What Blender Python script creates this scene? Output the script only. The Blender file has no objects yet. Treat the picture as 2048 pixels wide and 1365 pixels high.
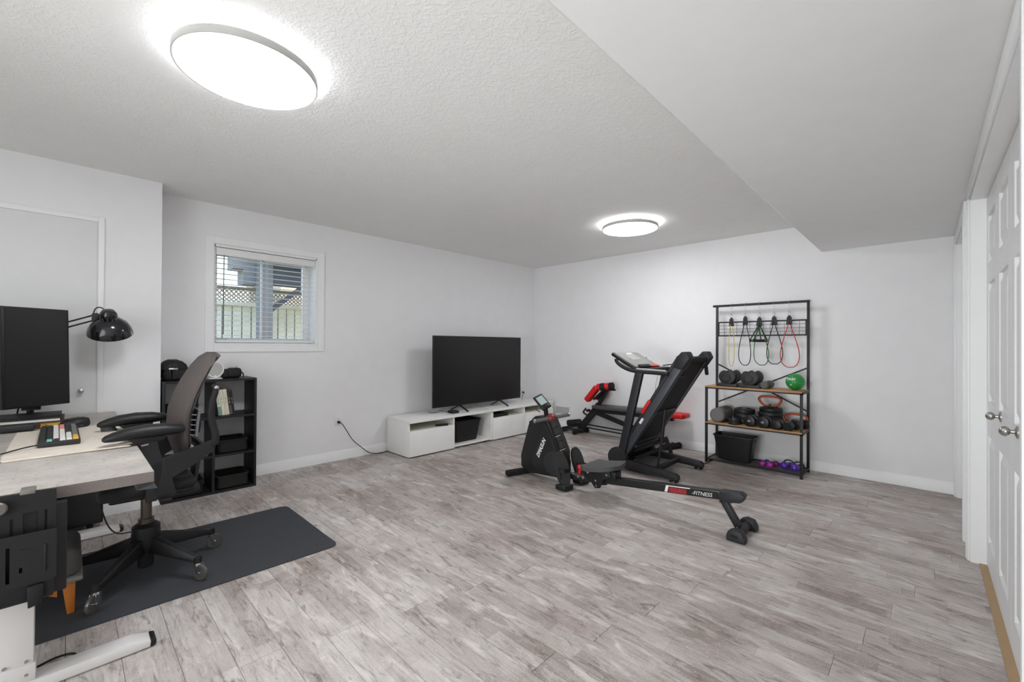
import bpy, bmesh, math, random
from mathutils import Vector, Matrix
random.seed(7)
SC = bpy.context.scene
COL = SC.collection
V = Vector
PI = math.pi
R = math.radians

# ---------------------------------------------------------------- camera
def setup_camera():
    th, roll, pitch = .7683, .0055, .0052
    Fh = V((-math.sin(th), math.cos(th), 0)); Rh = V((math.cos(th), math.sin(th), 0)); Z = V((0, 0, 1))
    F = Fh*math.cos(pitch) + Z*math.sin(pitch); U = Z*math.cos(pitch) - Fh*math.sin(pitch)
    R2 = Rh*math.cos(roll) + U*math.sin(roll); U2 = U*math.cos(roll) - Rh*math.sin(roll)
    cd = bpy.data.cameras.new('camera'); cam = bpy.data.objects.new('camera', cd); COL.objects.link(cam)
    m = Matrix.Identity(4)
    for i, c in enumerate((R2, U2, -F)):
        for j in range(3): m[j][i] = c[j]
    m[2][3] = 1.21
    cam.matrix_world = m
    cd.sensor_width = 36; cd.sensor_fit = 'HORIZONTAL'; cd.lens = 855.03*36/2048
    cd.shift_y = 4.6/2048; cd.clip_start = .02; cd.clip_end = 200
    SC.camera = cam
setup_camera()

# ---------------------------------------------------------------- world, exposure
LAMP_DOWN = 10.4    # strength of the lamp diffusers
LAMP_UP = 7.0       # strength of the rear glow ring of each lamp
def setup_world():
    w = bpy.data.worlds.new('world'); SC.world = w; w.use_nodes = True
    nt = w.node_tree; bg = nt.nodes['Background']
    sky = nt.nodes.new('ShaderNodeTexSky'); sky.sky_type = 'NISHITA'
    sky.sun_disc = False; sky.sun_elevation = R(48); sky.sun_rotation = R(60); sky.air_density = 1.3; sky.dust_density = 1.5
    nt.links.new(sky.outputs['Color'], bg.inputs['Color']); bg.inputs['Strength'].default_value = .23
setup_world()
def area(name, loc, tgt, sx, sy, power, col=(.96, .985, 1), spread=180):   # soft fill light added behind the camera to even out the brightness
    l = bpy.data.lights.new(name, 'AREA'); l.shape = 'RECTANGLE'; l.size = sx; l.size_y = sy; l.energy = power; l.color = col; l.spread = R(spread)
    o = bpy.data.objects.new(name, l); COL.objects.link(o); o.location = loc
    o.rotation_euler = (V(tgt)-V(loc)).to_track_quat('-Z', 'Y').to_euler()
area('rear_fill_light', (-1.2, -2.1, 1.25), (-1.9, 3.5, 1.6), 2.4, 1.9, 17)
area('rear_fill_uplight', (-.9, -1.95, .75), (-1.5, 4.4, 2.5), 1.4, .9, 6.5, spread=85)
SC.view_settings.view_transform = 'Standard'; SC.view_settings.look = 'None'
SC.view_settings.gamma = 1; SC.view_settings.use_curve_mapping = False
SC.view_settings.exposure = 1.58
SC.cycles.max_bounces = 10; SC.cycles.diffuse_bounces = 7; SC.cycles.sample_clamp_indirect = 6

# ---------------------------------------------------------------- materials
def lin(c):
    if isinstance(c, str):
        c = [int(c[i:i+2], 16)/255 for i in (0, 2, 4)]
    return tuple(x/12.92 if x <= .04045 else ((x+.055)/1.055)**2.4 for x in c) + (1,)
def mat(name, col, rough=.5, metal=0, bump=0, bscale=200, var=0, vscale=8, spec=.5, stretch=None, coat=0, alpha=1, trans=0):
    m = bpy.data.materials.new(name); m.use_nodes = True; nt = m.node_tree; p = nt.nodes['Principled BSDF']
    c = lin(col)
    if max(c[:3]) < .06 and name not in ('dark_felt', 'dark_screen'): c = tuple(x*.55 for x in c[:3]) + (1,); spec *= .8    # deep blacks
    p.inputs['Base Color'].default_value = c; p.inputs['Roughness'].default_value = rough
    p.inputs['Metallic'].default_value = metal; p.inputs['Specular IOR Level'].default_value = spec
    p.inputs['Coat Weight'].default_value = coat; p.inputs['Transmission Weight'].default_value = trans
    tc = nt.nodes.new('ShaderNodeTexCoord'); src = tc.outputs['Object']
    if stretch:
        mp = nt.nodes.new('ShaderNodeMapping'); mp.inputs['Scale'].default_value = stretch
        nt.links.new(src, mp.inputs['Vector']); src = mp.outputs['Vector']
    if True:
        n = nt.nodes.new('ShaderNodeTexNoise'); n.inputs['Scale'].default_value = vscale; n.inputs['Detail'].default_value = 5
        nt.links.new(src, n.inputs['Vector'])
        v = max(var, .03)
        mx = nt.nodes.new('ShaderNodeMix'); mx.data_type = 'RGBA'; mx.inputs[6].default_value = tuple(x*(1-v) for x in c[:3]) + (1,)
        mx.inputs[7].default_value = tuple(min(1, x*(1+v)) for x in c[:3]) + (1,)
        nt.links.new(n.outputs['Fac'], mx.inputs[0]); nt.links.new(mx.outputs[2], p.inputs['Base Color'])
    if bump:
        b = nt.nodes.new('ShaderNodeTexNoise'); b.inputs['Scale'].default_value = bscale; b.inputs['Detail'].default_value = 3
        nt.links.new(src, b.inputs['Vector'])
        bn = nt.nodes.new('ShaderNodeBump'); bn.inputs['Strength'].default_value = bump; bn.inputs['Distance'].default_value = .003
        nt.links.new(b.outputs['Fac'], bn.inputs['Height']); nt.links.new(bn.outputs['Normal'], p.inputs['Normal'])
    return m
def emis(name, col, s):
    m = bpy.data.materials.new(name); m.use_nodes = True; nt = m.node_tree; p = nt.nodes['Principled BSDF']
    p.inputs['Base Color'].default_value = lin(col); p.inputs['Emission Color'].default_value = lin(col); p.inputs['Emission Strength'].default_value = s
    return m

wall_m = mat('wall_paint', 'e8e8e9', .9, bump=.05, bscale=300, spec=.2)
ceil_m = mat('smooth_ceiling_paint', 'e9e9e8', .92, spec=.2)
trim_m = mat('white_trim_paint', 'eceded', .45)
door_m = mat('white_door_paint', 'e4e5e5', .42)
cab_m = mat('white_melamine', 'efefec', .45)
cabin_m = mat('cabinet_inside', 'e9e8da', .6)
black_m = mat('black_plastic', '232325', .45, bump=.15, bscale=600)
blackmt_m = mat('matte_black_metal', '2a2a2c', .5, bump=.05)
charc_m = mat('charcoal_plastic', '38393b', .5, bump=.1, bscale=500)
rub_m = mat('black_rubber', '1d1d1e', .75, bump=.2, bscale=400)
foam_m = mat('black_foam', '2b2a2b', .9, bump=.3, bscale=300)
red_m = mat('red_vinyl', 'd3161a', .42)
dred_m = mat('dark_red_plastic', '6b2026', .4)
steel_m = mat('brushed_steel', 'b9b6b1', .3, 1)
chrome_m = mat('chrome', 'dcdcdc', .12, 1)
white_m = mat('white_plastic', 'e6e6e4', .4)
silver_m = mat('white_powder_coat', 'dcdad8', .45)
shelf_m = mat('black_brown_laminate', '29282b', .5, var=.15, vscale=30)
screen_m = mat('dark_screen', '1c1c1d', .3, spec=.35)
ink_m = mat('white_print', 'e9e9e9', .6)
redink_m = mat('red_print', 'b01b22', .6)
orange_m = mat('orange_rubber', 'c0562a', .5)
mesh_m = mat('taupe_mesh_fabric', '4f4845', .85, bump=.9, bscale=420, var=.12, vscale=300)
cream_m = mat('cream_desk_mat', 'd9d0c3', .6, var=.04)
felt_m = mat('dark_felt', '3a3c40', .95, bump=.5, bscale=500, var=.12, vscale=250)
greyfab_m = mat('grey_fabric', '4a4947', .9, bump=.5, bscale=300, var=.15, vscale=60)
woodleg_m = mat('orange_wood', 'b1681f', .5, var=.2, vscale=10, stretch=(8, 8, 1))
oak_m = mat('rustic_board', 'ab8258', .5, var=.45, vscale=6, stretch=(1.2, 22, 22))
glass_m = mat('window_glass', 'ffffff', .0, trans=1)
basket_m = mat('dark_woven_fabric', '27282a', .85, bump=.6, bscale=260, var=.2, vscale=80)
camo_m = mat('dark_green_fabric', '2b2d28', .8, bump=.5, bscale=120, var=.35, vscale=25)

def ceiling_texture():
    m = mat('textured_ceiling_paint', 'e9e9e7', .92, spec=.2); nt = m.node_tree; p = nt.nodes['Principled BSDF']
    tc = nt.nodes.new('ShaderNodeTexCoord')
    n1 = nt.nodes.new('ShaderNodeTexNoise'); n1.inputs['Scale'].default_value = 38; n1.inputs['Detail'].default_value = 4; n1.inputs['Distortion'].default_value = 1.2
    cr = nt.nodes.new('ShaderNodeValToRGB'); cr.color_ramp.elements[0].position = .47; cr.color_ramp.elements[1].position = .58
    b = nt.nodes.new('ShaderNodeBump'); b.inputs['Strength'].default_value = .3; b.inputs['Distance'].default_value = .003
    nt.links.new(tc.outputs['Object'], n1.inputs['Vector']); nt.links.new(n1.outputs['Fac'], cr.inputs['Fac'])
    nt.links.new(cr.outputs['Color'], b.inputs['Height']); nt.links.new(b.outputs['Normal'], p.inputs['Normal'])
    return m
ctex_m = ceiling_texture()

def plank_material():
    m = bpy.data.materials.new('distressed_vinyl_plank'); m.use_nodes = True; nt = m.node_tree; L = nt.links.new
    p = nt.nodes['Principled BSDF']; N = nt.nodes.new
    tc = N('ShaderNodeTexCoord'); oi = N('ShaderNodeObjectInfo')
    off = N('ShaderNodeVectorMath'); off.operation = 'MULTIPLY_ADD'; cmb = N('ShaderNodeCombineXYZ')
    for i in range(3): L(oi.outputs['Random'], cmb.inputs[i])
    off.inputs[1].default_value = (37, 91, 53); L(cmb.outputs[0], off.inputs[0]); L(tc.outputs['Object'], off.inputs[2])
    def mapn(sc):
        a = N('ShaderNodeMapping'); a.inputs['Scale'].default_value = sc; L(off.outputs[0], a.inputs['Vector']); return a.outputs[0]
    def noise(v, s, d=6, dist=0):
        a = N('ShaderNodeTexNoise'); a.inputs['Scale'].default_value = s; a.inputs['Detail'].default_value = d
        a.inputs['Distortion'].default_value = dist; L(v, a.inputs['Vector']); return a.outputs['Fac']
    def ramp(f, stops):
        a = N('ShaderNodeValToRGB'); e = a.color_ramp.elements
        while len(e) < len(stops): e.new(.5)
        for k, (pos, c) in enumerate(stops): e[k].position = pos; e[k].color = c if len(c) == 4 else lin(c)
        L(f, a.inputs['Fac']); return a.outputs['Color']
    def mix(f, a, b, mode='MIX'):
        x = N('ShaderNodeMix'); x.data_type = 'RGBA'; x.blend_type = mode
        if isinstance(f, float): x.inputs[0].default_value = f
        else: L(f, x.inputs[0])
        for s, c in ((6, a), (7, b)):
            if isinstance(c, str): x.inputs[s].default_value = lin(c)
            else: L(c, x.inputs[s])
        return x.outputs[2]
    # printed blocks: each plank is a mosaic of short boards, each with its own tone
    def math_(op, a_, b_=None):
        x = N('ShaderNodeMath'); x.operation = op
        for i_, v_ in enumerate((a_, b_)):
            if v_ is None: continue
            if isinstance(v_, (int, float)): x.inputs[i_].default_value = v_
            else: L(v_, x.inputs[i_])
        return x.outputs[0]
    def white(x_, y_, z_):
        c_ = N('ShaderNodeCombineXYZ')
        for i_, v_ in enumerate((x_, y_, z_)):
            if isinstance(v_, (int, float)): c_.inputs[i_].default_value = v_
            else: L(v_, c_.inputs[i_])
        w_ = N('ShaderNodeTexWhiteNoise'); w_.noise_dimensions = '3D'; L(c_.outputs[0], w_.inputs['Vector']); return w_.outputs['Value']
    sx_ = N('ShaderNodeSeparateXYZ'); L(tc.outputs['Object'], sx_.inputs[0]); r_ = math_('MULTIPLY', oi.outputs['Random'], 917.0)
    row_ = math_('FLOOR', math_('MULTIPLY', math_('ADD', sx_.outputs[1], .075), 1/.0755))
    xs_ = math_('ADD', math_('MULTIPLY', sx_.outputs[0], 2.9), math_('MULTIPLY', white(row_, r_, 3.0), 9.0))
    cell = white(math_('FLOOR', xs_), row_, r_)
    blocks = ramp(cell, [(0, '6d625b'), (.18, 'a09994'), (.4, '8b7e77'), (.58, 'b3a8a4'), (.78, 'c3c1bd'), (1, 'd9d6d2')])
    cloud = ramp(noise(mapn((2.0, 4.2, 1)), 2.3, 9, .9), [(.30, '5f554f'), (.42, '958b85'), (.55, 'b5aeab'), (.68, 'dad8d5')])
    tone = mix(.42, blocks, cloud)
    rnd = ramp(oi.outputs['Random'], [(0, '90857f'), (.35, 'b4a8a5'), (.7, 'a8a6a1'), (1, 'cbc8c3')])
    base = mix(.18, tone, rnd)
    geo = N('ShaderNodeNewGeometry')
    big = ramp(noise(geo.outputs['Position'], 1.1, 3, .6), [(.38, '93867c'), (.62, 'd8d8d6')])
    base = mix(.34, base, big)
    grain = ramp(noise(mapn((4, 60, 1)), 2.0, 8, .3), [(.34, (.42, .39, .37, 1)), (.5, (1, 1, 1, 1)), (.72, (1.0, 1, 1, 1))])
    base = mix(.36, base, grain, 'MULTIPLY')
    streak = ramp(noise(mapn((2.0, 8, 1)), 1.7, 12, 1.3), [(.55, (0, 0, 0, 1)), (.72, (1, 1, 1, 1))])
    base = mix(streak, base, mix(.60, base, 'e9e6e2'))
    dark = ramp(noise(mapn((3.0, 12, 1)), 2.2, 12, 1.6), [(.55, (0, 0, 0, 1)), (.74, (1, 1, 1, 1))])
    base = mix(dark, base, mix(.68, base, '4c4138'))
    scr = ramp(noise(mapn((8, 11, 1)), 1.5, 3, 5), [(.488, (0, 0, 0, 1)), (.5, (1, 1, 1, 1)), (.512, (0, 0, 0, 1))])
    base = mix(scr, base, mix(.55, base, 'f4f1ec'))
    scr2 = ramp(noise(mapn((12, 15, 3)), 2.2, 2, 4), [(.492, (0, 0, 0, 1)), (.5, (1, 1, 1, 1)), (.508, (0, 0, 0, 1))])
    base = mix(scr2, base, mix(.35, base, '6e645e'))
    fr1 = math_('FRACT', xs_); edge = ramp(fr1, [(.0, (1, 1, 1, 1)), (.012, (0, 0, 0, 1))])
    base = mix(edge, base, mix(.25, base, '5a504a'))
    base = mix(1.0, base, 'fffcfb', 'MULTIPLY')
    L(base, p.inputs['Base Color']); p.inputs['Roughness'].default_value = .48; p.inputs['Specular IOR Level'].default_value = .35
    b = N('ShaderNodeBump'); b.inputs['Strength'].default_value = .12; b.inputs['Distance'].default_value = .002
    L(grain, b.inputs['Height']); L(b.outputs['Normal'], p.inputs['Normal'])
    return m
plank_m = plank_material()

def concrete_material():
    m = bpy.data.materials.new('concrete_look_laminate'); m.use_nodes = True; nt = m.node_tree; L = nt.links.new; N = nt.nodes.new
    p = nt.nodes['Principled BSDF']; tc = N('ShaderNodeTexCoord')
    n = N('ShaderNodeTexNoise'); n.inputs['Scale'].default_value = 5; n.inputs['Detail'].default_value = 9; n.inputs['Roughness'].default_value = .65
    r = N('ShaderNodeValToRGB'); e = r.color_ramp.elements; e[0].position = .3; e[0].color = lin('98938d'); e[1].position = .7; e[1].color = lin('bdb8b0')
    n2 = N('ShaderNodeTexNoise'); n2.inputs['Scale'].default_value = 55; n2.inputs['Detail'].default_value = 4
    r2 = N('ShaderNodeValToRGB'); e = r2.color_ramp.elements; e[0].position = .3; e[0].color = (.5, .48, .46, 1); e[1].position = .42; e[1].color = (1, 1, 1, 1)
    mx = N('ShaderNodeMix'); mx.data_type = 'RGBA'; mx.blend_type = 'MULTIPLY'; mx.inputs[0].default_value = .5
    for a in (n, n2): L(tc.outputs['Object'], a.inputs['Vector'])
    L(n.outputs['Fac'], r.inputs['Fac']); L(n2.outputs['Fac'], r2.inputs['Fac']); L(r.outputs[0], mx.inputs[6]); L(r2.outputs[0], mx.inputs[7])
    L(mx.outputs[2], p.inputs['Base Color']); p.inputs['Roughness'].default_value = .55
    return m
conc_m = concrete_material()

# ---------------------------------------------------------------- mesh helpers
def basis(d):
    d = V(d).normalized(); u = V((0, 0, 1)) if abs(d.z) < .95 else V((1, 0, 0))
    a = u.cross(d).normalized(); return a, d.cross(a).normalized(), d
class B:
    def __init__(s): s.b = bmesh.new()
    def _bev(s, vs, bev, seg=2):
        if bev:
            es = list({e for v in vs for e in v.link_edges})
            bmesh.ops.bevel(s.b, geom=es, offset=bev, segments=seg, profile=.5, affect='EDGES', clamp_overlap=True)
        return s
    def hexa(s, pts, bev=0, seg=2):
        vs = [s.b.verts.new(p) for p in pts]
        for f in ((3, 2, 1, 0), (4, 5, 6, 7), (0, 1, 5, 4), (1, 2, 6, 5), (2, 3, 7, 6), (3, 0, 4, 7)): s.b.faces.new([vs[i] for i in f])
        return s._bev(vs, bev, seg)
    def box(s, x0, y0, z0, x1, y1, z1, bev=0, seg=2):
        x0, x1 = sorted((x0, x1)); y0, y1 = sorted((y0, y1)); z0, z1 = sorted((z0, z1))
        return s.hexa([(x0, y0, z0), (x1, y0, z0), (x1, y1, z0), (x0, y1, z0), (x0, y0, z1), (x1, y0, z1), (x1, y1, z1), (x0, y1, z1)], bev, seg)
    def bar(s, p, q, w, h, side=None, bev=0, seg=2):
        p, q = V(p), V(q); d = (q-p).normalized()
        a = V(side).normalized() if side else basis(d)[0]
        a = (a - d*a.dot(d)).normalized(); c = d.cross(a)
        pts = []
        for o in (p, q):
            for i, j in ((-1, -1), (1, -1), (1, 1), (-1, 1)): pts.append(o + a*w/2*i + c*h/2*j)
        return s.hexa(pts, bev, seg)
    def prism(s, poly, vec, bev=0, seg=2):
        vec = V(vec); a = [s.b.verts.new(V(p)) for p in poly]; c = [s.b.verts.new(V(p)+vec) for p in poly]; n = len(a)
        s.b.faces.new(a[::-1]); s.b.faces.new(c)
        for i in range(n): s.b.faces.new((a[i], a[(i+1) % n], c[(i+1) % n], c[i]))
        return s._bev(a+c, bev, seg)
    def xz(s, poly, y0, y1, bev=0, seg=2): return s.prism([(x, y0, z) for x, z in poly], (0, y1-y0, 0), bev, seg)
    def yz(s, poly, x0, x1, bev=0, seg=2): return s.prism([(x0, y, z) for y, z in poly], (x1-x0, 0, 0), bev, seg)
    def xy(s, poly, z0, z1, bev=0, seg=2): return s.prism([(x, y, z0) for x, y in poly], (0, 0, z1-z0), bev, seg)
    def rings(s, rings, cap0=True, cap1=True, closed=False):
        rs = [[s.b.verts.new(p) for p in r] for r in rings]; n = len(rs[0]); m = len(rs)
        for k in range(m if closed else m-1):
            a, c = rs[k], rs[(k+1) % m]
            for i in range(n): s.b.faces.new((a[i], a[(i+1) % n], c[(i+1) % n], c[i]))
        if not closed:
            if cap0: s.b.faces.new(rs[0][::-1])
            if cap1: s.b.faces.new(rs[-1])
        return s
    def lathe(s, prof, o, axis=(0, 0, 1), n=24, cap0=True, cap1=True):
        a, c, d = basis(axis); o = V(o)
        return s.rings([[o + d*h + (a*math.cos(2*PI*i/n) + c*math.sin(2*PI*i/n))*max(r, 1e-5) for i in range(n)] for r, h in prof], cap0, cap1)
    def cyl(s, p, q, r, n=20, ch=0, r2=None):
        p, q = V(p), V(q); h = (q-p).length; r2 = r if r2 is None else r2
        prof = [(r, 0), (r2, h)] if not ch else [(r-ch, 0), (r, ch), (r2, h-ch), (r2-ch, h)]
        return s.lathe(prof, p, q-p, n)
    def tube(s, pts, r, n=8, closed=False, sm=0):
        pts = [V(p) for p in pts]
        for _ in range(sm):
            q = []
            m = len(pts)
            for i in range(m if closed else m-1):
                a, c = pts[i], pts[(i+1) % m]; q += [a*.75+c*.25, a*.25+c*.75]
            if not closed: q = [pts[0]] + q + [pts[-1]]
            pts = q
        m = len(pts); rings = []; up = None
        for i in range(m):
            if closed: d = pts[(i+1) % m] - pts[i-1]
            else: d = pts[min(i+1, m-1)] - pts[max(i-1, 0)]
            if d.length < 1e-9: d = V((0, 0, 1))
            d.normalize()
            if up is None: up = basis(d)[0]
            a = (up - d*up.dot(d))
            a = a.normalized() if a.length > 1e-6 else basis(d)[0]
            up = a; c = d.cross(a); rr = r(i/(m-1)) if callable(r) else r
            rings.append([pts[i] + (a*math.cos(2*PI*k/n) + c*math.sin(2*PI*k/n))*rr for k in range(n)])
        return s.rings(rings, closed=closed)
    def ball(s, c, r, n=20, m=12):
        if not hasattr(r, '__len__'): r = (r, r, r)
        c = V(c)
        return s.rings([[c + V((r[0]*math.sin(PI*j/m)*math.cos(2*PI*i/n), r[1]*math.sin(PI*j/m)*math.sin(2*PI*i/n), -r[2]*math.cos(PI*j/m))) for i in range(n)]
                        for j in [.02]+list(range(1, m))+[m-.02]])
    def slab(s, grid, vec):  # a curved sheet given as rows of points, thickened by vec (vector or function)
        f = vec if callable(vec) else (lambda p: V(vec))
        A = [[s.b.verts.new(V(p)) for p in row] for row in grid]; C = [[s.b.verts.new(V(p)+f(V(p))) for p in row] for row in grid]
        h, w = len(grid), len(grid[0])
        for i in range(h-1):
            for j in range(w-1):
                s.b.faces.new((A[i][j], A[i+1][j], A[i+1][j+1], A[i][j+1])); s.b.faces.new((C[i][j], C[i][j+1], C[i+1][j+1], C[i+1][j]))
        rim = [(i, 0) for i in range(h)] + [(h-1, j) for j in range(1, w)] + [(i, w-1) for i in range(h-2, -1, -1)] + [(0, j) for j in range(w-2, 0, -1)]
        for k in range(len(rim)):
            (a, b_), (c, d) = rim[k], rim[(k+1) % len(rim)]
            s.b.faces.new((A[a][b_], C[a][b_], C[c][d], A[c][d]))
        return s

def root_of(o):
    while o.parent: o = o.parent
    return o
def obj(name, b, m, parent=None, loc=None, flat=False, ang=38):
    bm = b.b; bmesh.ops.recalc_face_normals(bm, faces=bm.faces)
    me = bpy.data.meshes.new(name)
    if parent: bm.transform(root_of(parent)['_m'] if False else MATS[root_of(parent).name].inverted())
    elif loc: bm.transform(Matrix.Translation(-V(loc)))
    bm.to_mesh(me); bm.free(); me.materials.append(m)
    if not flat:
        me.shade_smooth(); me.set_sharp_from_angle(angle=R(ang))
    o = bpy.data.objects.new(name, me); COL.objects.link(o)
    if parent: o.parent = parent
    elif loc: o.location = loc
    if not parent: MATS[o.name] = Matrix.Translation(V(loc)) if loc else Matrix.Identity(4)
    return o
MATS = {}
def tag(o, label=None, cat=None, group=None, kind=None):
    for k, v in (('label', label), ('category', cat), ('group', group), ('kind', kind)):
        if v: o[k] = v
    return o
def thing(name, label, cat, loc=(0, 0, 0), group=None, rotz=0):
    o = bpy.data.objects.new(name, None); COL.objects.link(o); o.location = loc; o.rotation_euler = (0, 0, rotz)
    o.empty_display_size = .05
    MATS[o.name] = Matrix.Translation(V(loc)) @ Matrix.Rotation(rotz, 4, 'Z')
    return tag(o, label, cat, group)
def single(name, b, m, loc, label, cat, group=None):
    return tag(obj(name, b, m, None, loc), label, cat, group)
def dup(root, loc, label=None, rotz=None, group=None, mats=None):
    def cp(o, par):
        c = o.copy(); COL.objects.link(c); c.parent = par
        if mats and o.type == 'MESH' and o.data.materials[0] in mats:
            c.data = o.data.copy(); c.data.materials[0] = mats[o.data.materials[0]]
        for ch in list(o.children): cp(ch, c)
        return c
    c = cp(root, None); c.location = loc
    if rotz is not None: c.rotation_euler = (0, 0, rotz)
    MATS[c.name] = Matrix.Translation(V(loc)) @ Matrix.Rotation(c.rotation_euler.z, 4, 'Z')
    if label: c['label'] = label
    if group: c['group'] = group
    return c
def struct(name, b, m, parent=None, flat=True):
    o = obj(name, b, m, parent, flat=flat)
    if not parent: o['kind'] = 'structure'
    return o
def text(body, size, o, xd, yd, m, parent, name='lettering', bold=.0, shear=0, sx=1):
    cu = bpy.data.curves.new(name, 'FONT'); cu.body = body; cu.size = size; cu.align_x = 'CENTER'; cu.align_y = 'CENTER'
    cu.extrude = .0006; cu.offset = bold; cu.shear = shear; cu.resolution_u = 3
    t = bpy.data.objects.new('t', cu); COL.objects.link(t)
    dg = bpy.context.evaluated_depsgraph_get(); me = bpy.data.meshes.new_from_object(t.evaluated_get(dg))
    bpy.data.objects.remove(t); xd = V(xd).normalized(); yd = V(yd).normalized(); zd = xd.cross(yd).normalized()
    mx = Matrix.Identity(4)
    for i, (c, k) in enumerate(((xd, sx), (yd, 1), (zd, 1))):
        for j in range(3): mx[j][i] = c[j]*k
    mx.translation = V(o)
    me.transform(MATS[root_of(parent).name].inverted() @ mx)
    me.materials.clear(); me.materials.append(m); me.name = name
    ob = bpy.data.objects.new(name, me); COL.objects.link(ob); ob.parent = parent
    return ob
# ================================================================ THE ROOM
XL, YB, ZC, XW, XB, ZS, XD = -4.42, 5.084, 2.421, .184, -4.141, 2.139, .2465
YF = -2.2
# floor: base slab and one object per plank
floor = struct('floor', B().box(XL-.1, YF-.1, -.12, XD+.1, YB+.1, -.0025), mat('floor_base', '8d8782', .8))
PW, PL = .15, 1.22
cache = {}
def plank_mesh(l):
    k = round(l, 2)
    if k not in cache:
        g = .0004; bm = B(); a, w = l/2-g, PW/2-g
        bm.hexa([(-a, -w, -.003), (a, -w, -.003), (a, w, -.003), (-a, w, -.003),
                 (-a+.0012, -w+.0012, 0), (a-.0012, -w+.0012, 0), (a-.0012, w-.0012, 0), (-a+.0012, w-.0012, 0)])
        bmesh.ops.recalc_face_normals(bm.b, faces=bm.b.faces)
        me = bpy.data.meshes.new('plank'); bm.b.to_mesh(me); me.materials.append(plank_m); cache[k] = me
    return cache[k]
y = 1.798 - PW*30 + PW/2; row = 0
xs_end = XD
while y < YB + PW:
    if y > YF - PW:
        x = XL - .02 - (row*.47 % 1)*PL
        while x < xs_end:
            a, c = max(x, XL-.02), min(x+PL, xs_end+.02)
            if c - a > .05:
                o = bpy.data.objects.new('plank', plank_mesh(c-a)); COL.objects.link(o); o.parent = floor
                o.location = ((a+c)/2, y, 0)
            x += PL
    y += PW; row += 1

# walls
b = B()
WY0, WY1, WZ0, WZ1 = .862, 1.732, 1.205, 2.070     # window opening
b.box(XL-.3, YF, 0, XL, WY0, ZC+.1).box(XL-.3, WY1, 0, XL, YB+.1, ZC+.1).box(XL-.3, WY0, 0, XL, WY1, WZ0).box(XL-.3, WY0, WZ1, XL, WY1, ZC+.1)
struct('wall_left', b, wall_m)
struct('wall_back', B().box(XL, YB, 0, XW+.5, YB+.12, ZC+.1), wall_m)
struct('wall_front', B().box(XL, YF-.12, 0, XW+.5, YF, ZC+.1), wall_m)
# closet block at the left with a low utility door
struct('wall_closet', B().box(XL+.001, YF, 0, XB, .478, ZC), wall_m)
# right wall with two door openings
b = B()
D1a, D1b, D2a, D2b, DH = 1.66, 3.56, 3.95, 5.0, 2.055
for y0, y1, z0 in ((YF, D1a, 0), (D1a, D1b, DH), (D1b, D2a, 0), (D2a, D2b, DH), (D2b, YB, 0)):
    b.box(XW, y0, z0, XW+.5, y1, ZC+.1)
struct('wall_right', b, wall_m)
# ceiling with the dropped soffit
ceil = struct('ceiling', B().box(XL-.1, YF-.1, ZC, XW+.5, YB+.1, ZC+.12), ctex_m)
sof = struct('soffit', B().prism([(-.962, YF, ZC+.01), (-.725, YF, ZS), (XW+.2, YF, ZS), (XW+.2, YF, ZC+.01)], (0, YB-YF, 0)), ceil_m, ceil)

# baseboards: profiled board
BP = [(0, 0), (.014, 0), (.014, .062), (.011, .068), (.011, .078), (.008, .083), (.008, .09), (.004, .096), (0, .096)]
def base_x(name, x, y0, y1, s):      # runs along Y on a wall at x, facing s
    struct(name, B().prism([(x+s*d, y0, z) for d, z in BP], (0, y1-y0, 0)), trim_m, flat=False)
def base_y(name, yw, x0, x1, s):
    struct(name, B().prism([(x0, yw+s*d, z) for d, z in BP], (x1-x0, 0, 0)), trim_m, flat=False)
base_x('baseboard_left', XL, .478, YB, 1)
base_y('baseboard_back', YB, XL, .184, -1)
base_x('baseboard_closet', XB, YF, .478, 1)
base_y('baseboard_front', YF, XL, XW, 1)
base_x('baseboard_right', XW, YF, 1.69, -1)

# ---- window: casing, jamb liner, slider frame, two sashes, panes
win = tag(bpy.data.objects.new('window_1', None), kind='structure'); COL.objects.link(win); MATS['window_1'] = Matrix.Identity(4)
def ring_x(b, x0, x1, y0, y1, z0, z1, w, bev=0):   # rectangular frame in a YZ plane
    b.box(x0, y0, z0, x1, y0+w, z1, bev).box(x0, y1-w, z0, x1, y1, z1, bev).box(x0, y0+w, z0, x1, y1-w, z0+w, bev).box(x0, y0+w, z1-w, x1, y1-w, z1, bev)
    return b
struct('window_casing', ring_x(B(), XL, XL+.016, .80, 1.803, 1.139, 2.142, .062, .003), trim_m, win)
b = B(); t = .012
b.box(XL-.3, WY0, WZ0, XL, WY0+t, WZ1).box(XL-.3, WY1-t, WZ0, XL, WY1, WZ1).box(XL-.3, WY0, WZ1-t, XL, WY1, WZ1).box(XL-.3, WY0, WZ0, XL+.004, WY1, WZ0+t)
struct('jamb_liner', b, trim_m, win)
vin_m = mat('white_vinyl', 'f2f2f2', .35)
XG = XL-.2
struct('window_frame', ring_x(B(), XG-.05, XG+.02, WY0+t, WY1-t, WZ0+t, WZ1-t, .035, .003), vin_m, win)
ym = 1.288
s1 = struct('sash', ring_x(B(), XG-.005, XG+.015, WY0+.045, ym+.004, WZ0+.045, WZ1-.045, .016, .003), vin_m, win)
struct('pane', B().box(XG+.003, WY0+.07, WZ0+.07, XG+.007, ym, WZ1-.07), glass_m, s1)
s2 = struct('sash', ring_x(B(), XG-.035, XG-.01, ym-.004, WY1-.045, WZ0+.045, WZ1-.045, .016, .003), vin_m, win)
struct('pane', B().box(XG-.025, ym, WZ0+.07, XG-.021, WY1-.07, WZ1-.07), glass_m, s2)

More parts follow.
